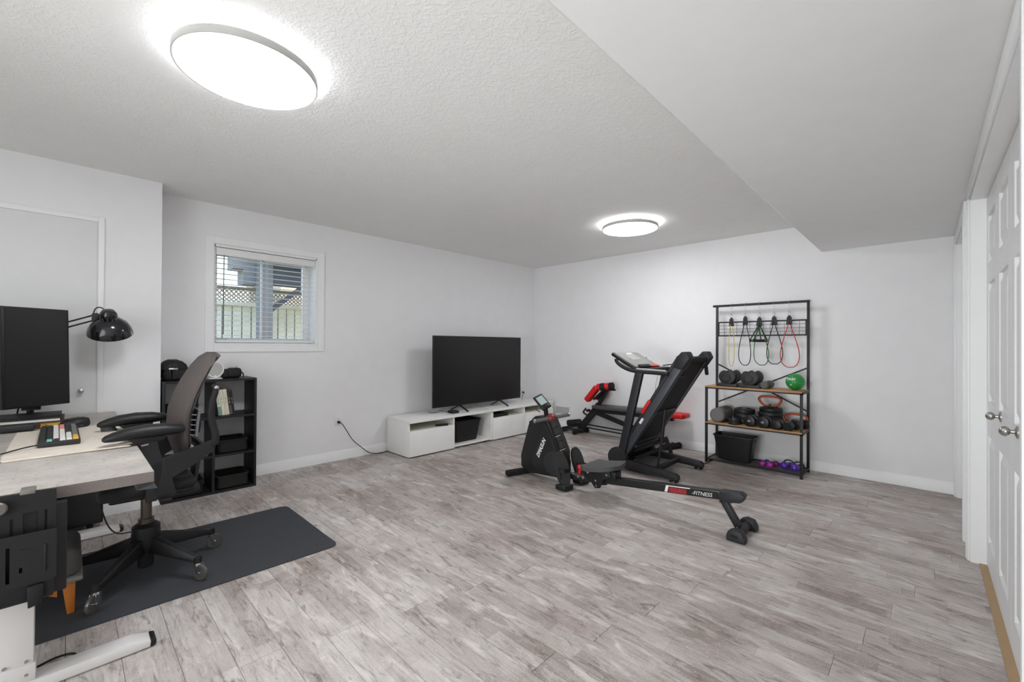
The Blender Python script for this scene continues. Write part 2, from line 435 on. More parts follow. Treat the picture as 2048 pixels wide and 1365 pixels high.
# venetian blind hung inside the opening
bl = thing('window_blind', 'white horizontal slat blind with open slats hung inside the window', 'blind', (XL-.035, 1.297, WZ1-.07))
obj('valance', B().box(XL-.012, WY0+.016, WZ1-.082, XL-.003, WY1-.016, WZ1-.018, .003), white_m, bl)
obj('headrail', B().box(XL-.07, WY0+.02, WZ1-.06, XL-.02, WY1-.02, WZ1-.015), white_m, bl)
zz = WZ1-.105; slat0 = None
slat_m = mat('blind_slat_white', 'f0f0ef', .4)
while zz > WZ0+.06:
    if slat0 is None:
        slat0 = obj('slat', B().slab([[(XL-.067, WY0+.02, zz-.001), (XL-.067, WY1-.02, zz-.001)], [(XL-.043, WY0+.02, zz+.002), (XL-.043, WY1-.02, zz+.002)],
                                      [(XL-.019, WY0+.02, zz-.001), (XL-.019, WY1-.02, zz-.001)]], (0, 0, .0028)), slat_m, bl); z0 = zz
    else:
        c = slat0.copy(); COL.objects.link(c); c.location.z += zz-z0
    zz -= .0455
obj('bottom_rail', B().box(XL-.068, WY0+.02, WZ0+.02, XL-.018, WY1-.02, WZ0+.038, .003), white_m, bl)
for yy in (WY0+.12, ym, WY1-.12):
    obj('ladder_cord', B().cyl((XL-.018, yy, WZ0+.03), (XL-.018, yy, WZ1-.06), .0012, 6).cyl((XL-.068, yy, WZ0+.03), (XL-.068, yy, WZ1-.06), .0012, 6), white_m, bl)
obj('tilt_wand', B().cyl((XL-.008, WY0+.075, WZ0+.09), (XL-.008, WY0+.075, WZ1-.08), .004, 8), mat('grey_wand', '5d6266', .4), bl)

# ---- utility door in the closet block
d2 = struct('door_2', B().box(XB-.01, -.60, .735, XB+.006, .128, 2.047, .002), mat('utility_door_paint', 'dedfdf', .6), flat=False)
b = B(); b.box(XB, -.67, .70, XB+.012, -.607, 2.088, .003).box(XB, .134, .70, XB+.012, .165, 2.088, .003).box(XB, -.607, 2.053, XB+.012, .134, 2.088, .003).box(XB, -.607, .70, XB+.012, .134, .728, .003)
struct('door_casing', b, trim_m, d2, flat=False)
struct('knob', B().lathe([(.004, 0), (.004, .02), (.012, .024), (.016, .032), (.014, .04), (.004, .044)], (XB+.006, .055, .885), (1, 0, 0)), steel_m, d2, flat=False)

# ---- closet doors on the right: four bifold leaves with raised panels
d1 = struct('door_1', B().box(XD-.001, D1a-.02, .0, XD+.2, D1a, DH).box(XD-.001, D1b, 0, XD+.2, D1b+.02, DH), door_m)
LW = (D1b-D1a-.012)/4
def recess_panel(b, y0, y1, z0, z1, x):
    # raised field with sloped edges, proud of a recessed moulding
    w = .018; g = .03
    b.hexa([(x+.012, y0+w, z0+w), (x+.012, y1-w, z0+w), (x+.012, y1-w, z1-w), (x+.012, y0+w, z1-w),
            (x+.001, y0+w+g, z0+w+g), (x+.001, y1-w-g, z0+w+g), (x+.001, y1-w-g, z1-w-g), (x+.001, y0+w+g, z1-w-g)])
for k in range(4):
    y0 = D1a+.006+k*LW; y1 = y0+LW-.003
    st = .085; rows = [(.16, .74), (.92, 1.56), (1.67, 1.93)]
    b = B(); x = XD
    b.box(x, y0, .02, x+.034, y0+st, DH-.02).box(x, y1-st, .02, x+.034, y1, DH-.02)
    zs = [.02]+[q for r in rows for q in r]+[DH-.02]
    for i in range(0, len(zs), 2): b.box(x, y0+st, zs[i], x+.034, y1-st, zs[i+1])
    leaf = struct('door_leaf', b, door_m, d1)
    for z0, z1 in rows:
        q = B().box(x+.012, y0+st, z0, x+.03, y1-st, z1); recess_panel(q, y0+st, y1-st, z0, z1, x)
        struct('raised_panel', q, door_m, leaf)
for yy in (2.925, 2.434):
    struct('knob', B().lathe([(.024, 0), (.024, .004), (.017, .006), (.008, .009), (.007, .018), (.014, .022), (.019, .030), (.017, .040), (.010, .046), (.002, .048)], (XD, yy, .90), (-1, 0, 0)), steel_m, d1, flat=False)
wood_m = mat('raw_track_wood', 'a58a68', .6, var=.1)
struct('threshold_strip', B().box(XD-.028, D1a, -.004, XD+.06, D1b, .006), wood_m, d1)
struct('head_track', B().box(XD+.006, D1a, DH-.026, XD+.03, D1b, DH-.008), wood_m, d1)
# casings and jambs
def casing(name, ya, yb):
    b = B()
    for y0, y1 in ((ya-.068, ya), (yb, yb+.068)):
        b.box(XW-.012, y0, 0, XW+.001, y1, DH+.004, .003)
        b.box(XW-.016, y0+.012 if y0 < ya else y0+.03, 0, XW-.010, y1-.03 if y0 < ya else y1-.012, DH+.004, .002)
    b.box(XW-.012, ya-.068, DH+.004, XW+.001, yb+.068, DH+.075, .003)
    b.box(XW, ya-.001, 0, XD+.03, ya+.012, DH).box(XW, yb-.012, 0, XD+.03, yb+.001, DH).box(XW, ya, DH-.008, XD+.03, yb, DH+.002)
    return struct(name, b, trim_m, flat=False)
casing('trim_1', D1a, D1b); casing('trim_2', D2a, D2b)
d3 = struct('door_3', B().box(XD+.012, D2a+.014, .01, XD+.05, D2b-.014, DH-.003, .002), door_m, flat=False)
struct('knob', B().lathe([(.026, 0), (.026, .006), (.009, .012), (.009, .03), (.022, .036), (.027, .05), (.02, .062), (.003, .066)], (XD+.012, 4.3, .94), (-1, 0, 0)), steel_m, d3, flat=False)

# ---- air register on the back wall
vt = struct('trim_3', B().box(-4.006, YB-.006, .185, -3.716, YB, .325, .002), white_m, flat=False)
struct('register_frame', B().box(-4.006, YB-.01, .185, -3.986, YB-.004, .325).box(-3.736, YB-.01, .185, -3.716, YB-.004, .325).box(-3.99, YB-.01, .185, -3.73, YB-.004, .205).box(-3.99, YB-.01, .305, -3.73, YB-.004, .325), white_m, vt)
for k in range(17):
    x = -3.982+k*.0152
    struct('louver', B().box(x, YB-.011, .212, x+.006, YB-.005, .300), white_m, vt)
struct('register_recess', B().box(-3.984, YB-.0068, .21, -3.738, YB-.006, .302), mat('register_dark', '6a6b6c', .8), vt)

# ================================================================ OUTSIDE THE WINDOW
grass_m = mat('lawn', '9a9465', .95, var=.4, vscale=5)
tag(single('lawn', B().box(-14, -6, .80, XL-.32, 12, .9), grass_m, (-8, 2, .9), None, None), None, None, None, 'structure')
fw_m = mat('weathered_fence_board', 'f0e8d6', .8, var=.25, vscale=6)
mat_back = mat('shaded_back_board', '8c8471', .85, var=.2)  # added back row, shade in the gaps is put into its darker colour
fn = thing('board_fence', 'pale weathered board fence with lattice top seen through the blind', 'fence', (-8, 2, .9))
yy = .2; k = 0
while yy < 4.6:
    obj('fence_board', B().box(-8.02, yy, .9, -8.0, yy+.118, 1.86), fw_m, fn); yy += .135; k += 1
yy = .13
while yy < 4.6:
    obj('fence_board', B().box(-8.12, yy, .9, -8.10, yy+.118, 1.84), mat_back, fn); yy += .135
obj('fence_rail', B().box(-7.995, .2, 1.12, -7.95, 4.6, 1.2), fw_m, fn); obj('fence_rail', B().box(-7.995, .2, 1.82, -7.95, 4.6, 1.89), fw_m, fn)
obj('fence_cap', B().box(-8.05, .2, 2.09, -7.93, 4.6, 2.13), mat('fence_cap_wood', '8d8276', .8), fn)
b = B(); yy = .0
while yy < 4.7:
    b.bar((-8.0, yy, 1.88), (-8.0, yy+.22, 2.1), .02, .008, (0, 1, 0)).bar((-8.01, yy+.22, 1.88), (-8.01, yy, 2.1), .02, .008, (0, 1, 0)); yy += .065
tag(obj('lattice', b, mat('fence_lattice', 'b4a99c', .8), fn), kind='stuff')
dk = thing('raised_deck', 'dark blue grey deck with post and brace seen through the blind', 'deck', (-6.5, 1.85, .9))
deck_m = mat('blue_grey_deck_paint', '434750', .7); deck2 = mat('grey_deck_stair', '7c7e80', .8)
obj('post', B().box(-6.55, 1.76, .9, -6.42, 1.93, 3.4), mat('grey_post_paint', '76787a', .7), dk)
obj('beam', B().box(-6.60, 1.93, 2.03, -6.45, 4.2, 2.34), deck_m, dk)
for k in range(4): obj('joist', B().box(-7.6, 1.95+k*.4, 2.34, -5.9, 1.99+k*.4, 2.56), deck_m, dk)
obj('deck_floor', B().box(-7.8, 1.70, 2.56, -5.7, 4.4, 2.60), deck_m, dk)
obj('brace', B().bar((-6.5, 1.90, 1.66), (-6.5, 2.36, 2.05), .06, .06), deck_m, dk)
obj('stair_stringer', B().yz([(1.50, 2.40), (1.50, 2.22), (1.62, 2.22), (1.62, 2.02), (1.8, 2.02), (1.8, 3.1), (1.5, 3.1)], -6.9, -6.6), deck2, dk)
tag(single('neighbour_garage', B().box(-16, 4.1, .9, -13, 8.0, 3.0).prism([(-16.2, 4.0, 3.0), (-12.8, 4.0, 3.0), (-14.5, 4.0, 3.6)], (0, 4.2, 0)), mat('pale_siding', 'cdbfae', .8), (-14.5, 5.5, .9), 'pale sided building with a pitched roof beyond the fence', 'building'))

# ================================================================ CEILING LAMPS
lens_m = emis('lamp_diffuser', 'fafbff', LAMP_DOWN)
glow_m = emis('lamp_rear_glow', 'fafbff', LAMP_UP)
ringm = mat('lamp_grey_ring', 'a09f9b', .5)
def ceiling_lamp(x, y, label):
    t = thing('ceiling_lamp', label, 'ceiling lamp', (x, y, ZC), 'round flat ceiling lamps')
    r = .268; z = 2.361
    obj('rim', B().rings([[(x+rr*math.cos(2*PI*i/64), y+rr*math.sin(2*PI*i/64), zz) for i in range(64)] for rr, zz in
        ((r-.008, z+.002), (r-.002, z), (r, z+.002), (r, z+.033), (r-.01, z+.034), (r-.01, z+.004))], closed=True), ringm, t)
    obj('diffuser', B().lathe([(.01, .001), (r-.009, .001), (r-.009, .006), (.01, .006)], (x, y, z+.001), (0, 0, 1), 64), lens_m, t)
    obj('back_plate', B().lathe([(.01, 0), (r-.011, 0), (r-.011, .004), (.01, .004)], (x, y, z+.029), (0, 0, 1), 48), white_m, t)
    obj('rear_glow_ring', B().rings([[(x+rr*math.cos(2*PI*i/64), y+rr*math.sin(2*PI*i/64), zz) for i in range(64)] for rr, zz in
        ((.17, z+.0335), (.245, z+.0335), (.245, z+.037), (.17, z+.037))], closed=True), glow_m, t)
    obj('mount', B().cyl((x, y, z+.033), (x, y, ZC+.001), .16, 32), white_m, t)
ceiling_lamp(-2.095, .53, 'large round ceiling lamp above the desk side, nearest the camera')
ceiling_lamp(-2.10, 3.84, 'round ceiling lamp further away, above the exercise equipment')
# ================================================================ TV WALL
def tv_cabinet(y0, y1, comps, label):
    xb, xf, zt = -4.375, -3.940, .400
    t = thing('tv_cabinet', label, 'tv bench', ((xb+xf)/2, (y0+y1)/2, 0), 'low white tv benches along the wall')
    obj('top', B().box(xb, y0, .372, xf+.02, y1, zt, .0015), cab_m, t)
    obj('base', B().box(xb, y0+.018, .022, xf, y1-.018, .044), cab_m, t)
    for a in (y0, y1-.018): obj('side_panel', B().box(xb, a, .012, xf, a+.018, .372, .001), cab_m, t)
    obj('back_panel', B().box(xb, y0+.018, .044, xb+.006, y1-.018, .372), cabin_m, t)
    obj('divider', B().box(xb+.006, (y0+y1)/2-.009, .044, xf, (y0+y1)/2+.009, .372), cab_m, t)
    for yy in (y0+.05, y1-.09):
        for xx in (xb+.05, xf-.08): obj('foot', B().box(xx, yy, 0, xx+.04, yy+.04, .022), charc_m, t)
    w = (y1-y0)/2
    for k, c in enumerate(comps):
        a = y0+k*w
        if c == 'drawer':
            d = obj('drawer', B().box(xf, a+.003, .016, xf+.018, a+w-.003, .288, .001), cab_m, t)
            obj('drawer_box', B().box(xb+.03, a+.022, .05, xf, a+w-.022, .284), cabin_m, d)
    return t
tv_cabinet(2.505, 3.722, ['drawer', 'open'], 'low white tv bench nearer the window, with a drawer and an open cube')
tv_cabinet(3.726, 4.935, ['drawer', 'drawer'], 'low white tv bench in the corner, with two drawers')

tv = thing('television', 'large flat black television standing on the white bench', 'television', (-4.11, 3.665, .401))
obj('housing', B().box(-4.115, 2.925, .476, -4.090, 4.41, 1.322, .003).box(-4.155, 3.1, .50, -4.11, 4.22, .95, .012), black_m, tv)
obj('screen', B().box(-4.091, 2.935, .492, -4.0885, 4.40, 1.313), screen_m, tv)
for yy in (3.33, 4.02):
    obj('foot', B().bar((-4.11, yy, .478), (-3.975, yy+.03, .407), .028, .010, (0, 1, 0), .003).bar((-4.11, yy, .478), (-4.25, yy-.02, .407), .028, .010, (0, 1, 0), .003), black_m, tv)

single('streaming_box', B().box(-4.10, 3.135, .401, -3.995, 3.24, .432, .012, 3), black_m, (-4.04, 3.19, .401), 'small black streaming box on the white bench under the television', 'streaming box')
single('television_cable', B().tube([(-4.06, 3.13, .415), (-4.05, 3.08, .425), (-4.10, 3.04, .44), (-4.15, 3.02, .415), (-4.20, 3.0, .405), (-4.3, 3.0, .405)], .003, 8, sm=2), black_m, (-4.1, 3.05, .405), 'thin black cable curling out of the small box on the bench', 'cable')
rc = thing('remote_control', 'black remote control lying in the slot above the first drawer', 'remote control', (-4.0, 2.97, .285))
obj('body', B().bar((-4.01, 2.905, .296), (-3.965, 3.045, .296), .045, .018, (1, 0, 0), .005), black_m, rc)
b = B()
for k in range(4): b.box(-4.0+k*.012, 2.94+k*.022, .304, -3.992+k*.012, 2.952+k*.022, .307)
obj('buttons', b, charc_m, rc)
rt = thing('media_player', 'flat black media box in the slot of the corner bench', 'media player', (-4.08, 3.92, .285))
obj('housing', B().box(-4.15, 3.77, .286, -3.97, 4.05, .325, .006), black_m, rt)
obj('display', B().box(-3.9705, 3.85, .297, -3.969, 3.93, .312), screen_m, rt)

def bin_(name, x0, x1, y0, y1, z0, z1, tp, m, label, cat, handle=None, group=None):
    t = thing(name, label, cat, ((x0+x1)/2, (y0+y1)/2, z0), group)
    def rr(ins, z, r=.03):
        pts = []
        for cx, cy, a0 in ((x1-ins-r, y1-ins-r, 0), (x0+ins+r, y1-ins-r, 90), (x0+ins+r, y0+ins+r, 180), (x1-ins-r, y0+ins+r, 270)):
            for k in range(5): a = R(a0+k*22.5); pts.append((cx+r*math.cos(a), cy+r*math.sin(a), z))
        return pts
    rings = [rr(tp+.01, z0), rr(tp, z0+.008), rr(.008, z1-.012), rr(0, z1-.012), rr(0, z1), rr(.01, z1), rr(.012, z1-.01), rr(tp+.008, z0+.012), rr(tp+.03, z0+.0115)]
    obj('body', B().rings(rings), m, t)
    if handle == 'x':
        for s, x in ((1, x1), (-1, x0)):
            obj('handle', B().box(x-s*.016, (y0+y1)/2-.045, z1-.05, x-s*.008+s*.004, (y0+y1)/2+.045, z1-.03, .004), charc_m, t)
    if handle == 'y':
        for s, yy in ((1, y1), (-1, y0)):
            obj('handle', B().box((x0+x1)/2-.045, yy-s*.016, z1-.05, (x0+x1)/2+.045, yy-s*.008+s*.004, z1-.03, .004), charc_m, t)
    return t
bin_('storage_bin', -4.30, -3.965, 3.17, 3.575, .046, .306, .04, black_m, 'black plastic storage bin inside the open cube of the tv bench', 'bin', 'y')

def outlet(y, z, label):
    t = thing('wall_outlet', label, 'outlet', (XL, y, z))
    obj('plate', B().box(XL, y-.036, z-.058, XL+.006, y+.036, z+.058, .003), white_m, t)
    for dz in (-.02, .02):
        obj('socket', B().box(XL+.005, y-.017, z+dz-.014, XL+.009, y+.017, z+dz+.014, .004), white_m, t)
outlet(1.957, .422, 'white wall outlet left of the tv bench, with a black plug')
outlet(4.80, .52, 'white wall outlet just above the tv bench near the room corner')
pc = thing('power_cord', 'black power cord hanging from the outlet down to the floor beside the tv bench', 'power cord', (-4.39, 2.2, 0))
obj('plug', B().cyl((XL+.009, 1.957, .40), (XL+.04, 1.957, .40), .014, 12, .003), black_m, pc)
obj('cable', B().tube([(-4.38, 1.957, .40), (-4.36, 1.975, .39), (-4.36, 2.03, .30), (-4.37, 2.09, .20), (-4.38, 2.19, .11), (-4.38, 2.28, .03), (-4.375, 2.36, .005), (-4.36, 2.44, .005), (-4.385, 2.52, .008), (-4.39, 2.9, .008)], .0042, 8, sm=3), black_m, pc)
sp = thing('plug_and_lead', 'short black plug and lead at the corner outlet', 'plug', (XL+.02, 4.80, .50))
obj('plug', B().cyl((XL+.009, 4.80, .50), (XL+.035, 4.80, .50), .013, 12, .003), black_m, sp)
obj('lead', B().tube([(XL+.035, 4.80, .50), (XL+.05, 4.80, .495), (XL+.035, 4.77, .45), (XL+.02, 4.75, .3), (XL+.02, 4.75, .12)], .0035, 8, sm=2), black_m, sp)

# ================================================================ BOOKSHELF
bx0, bx1, by0, by1, bz = -4.418, -4.113, .487, 1.117, .922
bs = thing('cube_bookshelf', 'black-brown open six-cube bookshelf standing against the wall under the window', 'bookshelf', ((bx0+bx1)/2, (by0+by1)/2, 0))
T = .018; ymid = .811
obj('side_panel', B().box(bx0, by0, 0, bx1, by0+T, bz, .001), shelf_m, bs); obj('side_panel', B().box(bx0, by1-T, 0, bx1, by1, bz, .001), shelf_m, bs)
obj('divider', B().box(bx0, ymid-T/2, T, bx1-.001, ymid+T/2, bz-T), shelf_m, bs)
obj('top', B().box(bx0, by0+T, bz-T, bx1, by1-T, bz), shelf_m, bs); obj('base', B().box(bx0, by0+T, 0.0, bx1, by1-T, T), shelf_m, bs)
for z in (.301, .611):
    for a, c in ((by0+T, ymid-T/2), (ymid+T/2, by1-T)): obj('shelf', B().box(bx0, a, z-.009, bx1-.001, c, z+.009), shelf_m, bs)
def fabric_box(y0, y1, z, m, label):
    bin_('fabric_basket', bx0+.03, bx1-.022, y0, y1, z, z+.105, .006, m, label, 'basket', None, 'dark baskets in the bookshelf')
fabric_box(.842, 1.070, .311, basket_m, 'dark woven basket in the middle right cube of the bookshelf')
fabric_box(.838, 1.078, .019, camo_m, 'dark green patterned basket in the bottom right cube of the bookshelf')
fabric_box(.530, .760, .019, basket_m, 'dark basket in the bottom left cube of the bookshelf, behind the chair')
fabric_box(.530, .720, .621, camo_m, 'dark basket in the top left cube of the bookshelf, behind the chair back')
# books, leaning to the left
books = [('e2e2da', '7fa394', .024, .200, 'white and green paperback, leftmost of the leaning books'),
         ('dcd8bf', 'dcd8bf', .022, .212, 'cream paperback beside the white and green one'),
         ('d6cfbe', 'cfc6b4', .027, .214, 'thick beige paperback in the middle of the leaning books'),
         ('3b3a35', '5a4d43', .020, .208, 'dark paperback with a brown spine foot right of the beige book'),
         ('2c2b2a', '2c2b2a', .016, .204, 'thin black paperback, rightmost of the leaning books')]
yy = .853; lean = R(7)
for k, (c1, c2, w, h, lab) in enumerate(books):
    t = thing('paperback_book', lab, 'book', (-4.23, yy+w/2, .621), 'books in the top right cube')
    def P(a, z): return (yy + a*math.cos(lean)*1 - z*math.sin(lean), .6215 + z*math.cos(lean) + a*math.sin(lean))
    def slabp(a0, a1, z0, z1, x0, x1): return B().yz([P(a0, z0), P(a1, z0), P(a1, z1), P(a0, z1)], x0, x1)
    obj('pages', slabp(.002, w-.002, .002, h-.002, -4.29, -4.164), mat('paper_pages', 'e6e0cf', .9), t)
    obj('cover', slabp(0, .0019, 0, h, -4.292, -4.162), mat('book_cover_'+c1, c1, .5), t)
    obj('cover', slabp(w-.0019, w, 0, h, -4.292, -4.162), mat('book_cover_'+c1, c1, .5), t)
    sp_ = obj('spine', slabp(0, w, 0, h, -4.163, -4.160), mat('book_spine_'+c1, c1, .5, var=.12, vscale=80), t)
    if k in (0, 3): obj('spine_foot', slabp(0, w, 0, h*.36, -4.160, -4.1594), mat('spine_foot_'+c2, c2, .5), t)
    for q in range(2):
        z0 = h*(.45+.15*q); obj('spine_print', slabp(w*.4, w*.56, z0, z0+h*.10, -4.1598, -4.1588), mat('spine_ink', '8b8c80' if k < 3 else 'b9b7a9', .6), t)
    yy += w/math.cos(lean)+.0015
# bottle with red cap
bt = thing('spray_bottle', 'white bottle with a red cap standing on the middle left shelf', 'bottle', (-4.2, .70, .311))
obj('body', B().lathe([(.026, 0), (.03, .005), (.03, .10), (.022, .125), (.014, .135)], (-4.2, .700, .311)), mat('bottle_white', 'd9d6cf', .4), bt)
obj('cap', B().lathe([(.02, .128), (.021, .132), (.018, .19), (.012, .195)], (-4.2, .700, .311)), red_m, bt)
obj('label_print', B().lathe([(.0304, .03), (.0304, .085)], (-4.2, .700, .311), cap0=False, cap1=False), mat('bottle_label', '8d9482', .6, var=.5, vscale=90), bt)
st = single('paper_packet', B().box(-4.19, .735, .311, -4.13, .775, .40, .004), mat('packet_white', 'dcdad0', .6, var=.2, vscale=80), (-4.16, .755, .311), 'small white printed packet beside the red capped bottle', 'packet')
# things on top of the bookshelf
nyl_m = mat('black_nylon', '2a2a2c', .7, bump=.6, bscale=60, var=.2, vscale=30)
bg = thing('camera_bag', 'black camera bag with buckles and straps on the left end of the bookshelf', 'bag', (-4.27, .57, bz))
obj('body', B().rings([[(-4.27+a*s, .578+c*s2, bz+z) for a, c in ((-.09, -.075), (0, -.082), (.09, -.075), (.098, 0), (.09, .075), (0, .082), (-.09, .075), (-.098, 0))] for z, s, s2 in ((.001, .85, .9), (.02, 1, 1), (.09, 1, 1), (.125, .9, .85), (.15, .6, .55), (.157, .3, .3))]), nyl_m, bg, ang=80)
obj('top_flap', B().rings([[(-4.27+a*s, .565+c*s2, bz+z) for a, c in ((-.09, -.07), (0, -.08), (.09, -.07), (.1, 0), (.09, .07), (0, .08), (-.09, .07), (-.1, 0))] for z, s, s2 in ((.088, 1.08, 1.02), (.12, 1.04, .98), (.148, .8, .72), (.163, .4, .35))]), nyl_m, bg, ang=80)
obj('pocket', B().box(-4.18, .55, bz+.01, -4.155, .65, bz+.085, .01, 3), nyl_m, bg)
for q in (.53, .57): obj('strap', B().box(-4.172, q, bz+.03, -4.15, q+.010, bz+.12, .002), charc_m, bg)
obj('buckle', B().box(-4.16, .527, bz+.085, -4.142, .583, bz+.10, .003), steel_m, bg)
hb = thing('shoulder_pouch', 'round black pouch leaning between the camera bag and the chair back', 'pouch', (-4.24, .655, bz))
obj('body', B().ball((-4.26, .712, bz+.052), (.06, .05, .051)), nyl_m, hb); obj('flap', B().ball((-4.235, .706, bz+.074), (.045, .050, .036)), charc_m, hb)
hs = thing('round_stand', 'small white round stand on the bookshelf beside the black pouch, partly behind the chair', 'stand', (-4.22, .85, bz))
obj('rim', B().tube([(-4.22+.0*math.cos(a), .838+.058*math.cos(a), bz+.075+.062*math.sin(a)) for a in [2*PI*k/28 for k in range(28)]], .005, 8, closed=True), white_m, hs)
obj('disc', B().cyl((-4.225, .838, bz+.075), (-4.221, .838, bz+.075), .056, 28), mat('grey_disc', 'b0afac', .4), hs)
obj('foot', B().box(-4.27, .79, bz, -4.17, .880, bz+.008, .003).cyl((-4.222, .84, bz+.005), (-4.222, .84, bz+.03), .006, 10), white_m, hs)
for q in range(4): obj('ring_holder', B().cyl((-4.29, .868, bz+.105+q*.012), (-4.29, .868, bz+.110+q*.012), .022-.003*q, 16), white_m, hs)
obj('holder_stem', B().cyl((-4.29, .868, bz+.0), (-4.29, .868, bz+.15), .003, 8), white_m, hs)
cb = thing('zip_case', 'small rounded charcoal zip case on the right side of the bookshelf top', 'case', (-4.25, .97, bz))
obj('body', B().box(-4.30, .925, bz+.001, -4.20, 1.03, bz+.085, .028, 4).box(-4.29, .885, bz+.001, -4.215, .95, bz+.076, .02, 3), nyl_m, cb)
obj('zip_pull', B().bar((-4.20, .975, bz+.084), (-4.20, .99, bz+.102), .004, .002), charc_m, cb)
obj('corner_loop', B().tube([(-4.2, 1.025, bz+.05), (-4.195, 1.036, bz+.03), (-4.2, 1.035, bz+.005)], .005, 8, sm=1), charc_m, cb)

# ================================================================ DESK
dx0, dx1, dy0, dy1, dz = -4.13, -2.085, -.54, .224, .73
dk = thing('standing_desk', 'long concrete-look standing desk on white T legs beside the closet wall', 'desk', (-3.1, -.16, 0))
obj('desktop', B().box(dx0, dy0, dz-.04, dx1, dy1, dz, .0015), conc_m, dk)
obj('edge_band', B().box(dx1-.0005, dy0, dz-.0395, dx1+.001, dy1, dz-.0008).box(dx0, dy1-.0005, dz-.0395, dx1, dy1+.001, dz-.0008), mat('speckled_edge_band', '756d68', .6, var=.25, vscale=220), dk)
obj('end_clip', B().hexa([(-2.16, dy1-.05, dz-.06), (-2.07, dy1-.05, dz-.058), (-2.055, dy1+.008, dz-.058), (-2.14, dy1-.005, dz-.06),
                          (-2.16, dy1-.05, dz-.041), (-2.07, dy1-.05, dz-.041), (-2.07, dy1, dz-.041), (-2.14, dy1, dz-.041)]), charc_m, dk)
obj('frame_rail', B().box(dx0+.15, -.25, dz-.075, dx1-.12, -.2, dz-.04).box(dx0+.15, 0.02, dz-.075, dx1-.12, .07, dz-.04), charc_m, dk)
for xc in (-2.25, -3.74):
    obj('foot', B().yz([(-.50, .005), (.232, .005), (.235, .028), (.18, .045), (-.45, .045), (-.50, .028)], xc-.038, xc+.038, .003), silver_m, dk)
    obj('foot_cap', B().yz([(.232, .004), (.25, .006), (.252, .026), (.233, .032)], xc-.039, xc+.039, .004), black_m, dk)
    lg = obj('leg', B().box(xc-.03, -.158, .045, xc+.03, -.078, .40, .004), silver_m, dk)
    obj('leg_bracket', B().box(xc-.034, -.163, .045, xc+.034, -.073, .105, .003), silver_m, lg)
    for q in (-.145, -.095):
        for zz in (.07, .115): obj('screw', B().cyl((xc+.030, q, zz), (xc+.0355, q, zz), .005, 8), steel_m, lg)
    obj('leg_tube', B().box(xc-.022, -.147, .40, xc+.022, -.073, dz-.075, .003), silver_m, dk)
    obj('top_bracket', B().box(xc-.03, -.50, dz-.06, xc+.03, .18, dz-.04), charc_m, dk)

# slotted laptop bracket with a vented box hung at the desk end
hg = thing('slotted_bracket', 'black slotted metal bracket holding a vented box at the near end of the desk', 'bracket', (-2.03, -.2, .44))
brk_m = mat('black_powder_coat', '1d1d20', .55)
def plate(name, x, y0, y1, z0, z1, slots, holes=()):
    b = B(); r = .014
    # plate as strips so the slots are real openings
    ys = sorted({y0, y1} | {a for s in slots for a in (s[0], s[1])})
    for a, c in zip(ys[:-1], ys[1:]):
        sl = [s for s in slots if s[0] <= a+1e-6 and s[1] >= c-1e-6]
        if not sl: b.box(x, a, z0, x+.003, c, z1 if c < y1 else z1)
        else:
            s = sl[0]; b.box(x, a, z0, x+.003, c, s[2]).box(x, a, s[3], x+.003, c, z1)
    return obj(name, b, brk_m, hg)
plate('rear_plate', -2.045, -.52, -.026, .58, .735, [(-.125, -.118, .60, .66), (-.098, -.066, .60, .672), (-.052, -.046, .60, .672)])
plate('front_plate', -2.005, -.52, -.024, .462, .618, [(-.130, -.122, .475, .585), (-.103, -.096, .50, .516)])
obj('ledge', B().box(-2.045, -.51, .456, -2.003, -.03, .462), brk_m, hg)
obj('raised_rib', B().box(-2.003, -.051, .488, -1.999, -.046, .575, .001).box(-2.003, -.101, .568, -2.0005, -.078, .571), brk_m, hg)
obj('turn_knob', B().lathe([(.02, 0), (.022, .004), (.022, .014), (.018, .018)], (-2.042, -.150, .70), (1, 0, 0), 20), mat('dull_nickel', '77736e', .4, .8), hg)
obj('chrome_post', B().cyl((-2.06, -.083, .60), (-2.06, -.083, .672), .0045, 10), steel_m, hg)
obj('tongue', B().box(-2.10, -.105, .7305, -2.04, -.072, .742, .002), mat('olive_grey_metal', '6f6d64', .5), hg)
vb = obj('vented_box', B().box(-2.20, -.515, .392, -2.052, -.001, .685, .006), mat('dark_device', '222224', .5), hg)
obj('lower_housing', B().box(-2.05, -.50, .40, -2.012, -.03, .455, .004), mat('dark_device2', '262628', .5), hg)
for k in range(5):
    for a, c in ((-.155, -.112), (-.108, -.088), (-.058, -.044)): obj('vent_slot', B().box(-2.0125, a, .408+k*.008, -2.011, c, .411+k*.008), rub_m, hg)
obj('latch', B().hexa([(-2.03, -.084, .385), (-1.995, -.084, .385), (-1.995, -.056, .392), (-2.03, -.056, .392), (-2.03, -.086, .452), (-1.99, -.086, .452), (-1.99, -.05, .452), (-2.03, -.05, .452)], .003), rub_m, hg)

# desk mat with a raised rolled edge
mt = thing('desk_mat', 'cream desk mat spread along the front edge of the desk', 'desk mat', (-3.05, 0, dz))
rows_ = [[(-3.46+.82*i/20, -.19+(.39)*j/8, dz+.001+(.006 if i in (17, 18) else 0)+(.008*math.sin(PI*min(1, max(0, (i-19.2)))) if i > 19 else 0)) for j in range(9)] for i in range(21)]
obj('sheet', B().slab(rows_, (0, 0, .003)), cream_m, mt)
obj('edge_roll', B().tube([(-2.64, -.185, dz+.004), (-2.645, 0, dz+.005), (-2.65, .195, dz+.006)], .0045, 8), cream_m, mt)
obj('lifted_corner', B().slab([[(-2.80, .17, dz+.006), (-2.80, .215, dz+.016)], [(-2.70, .15, dz+.006), (-2.70, .215, dz+.024)], [(-2.655, .15, dz+.006), (-2.66, .21, dz+.014)]], (0, 0, .003)), cream_m, mt)
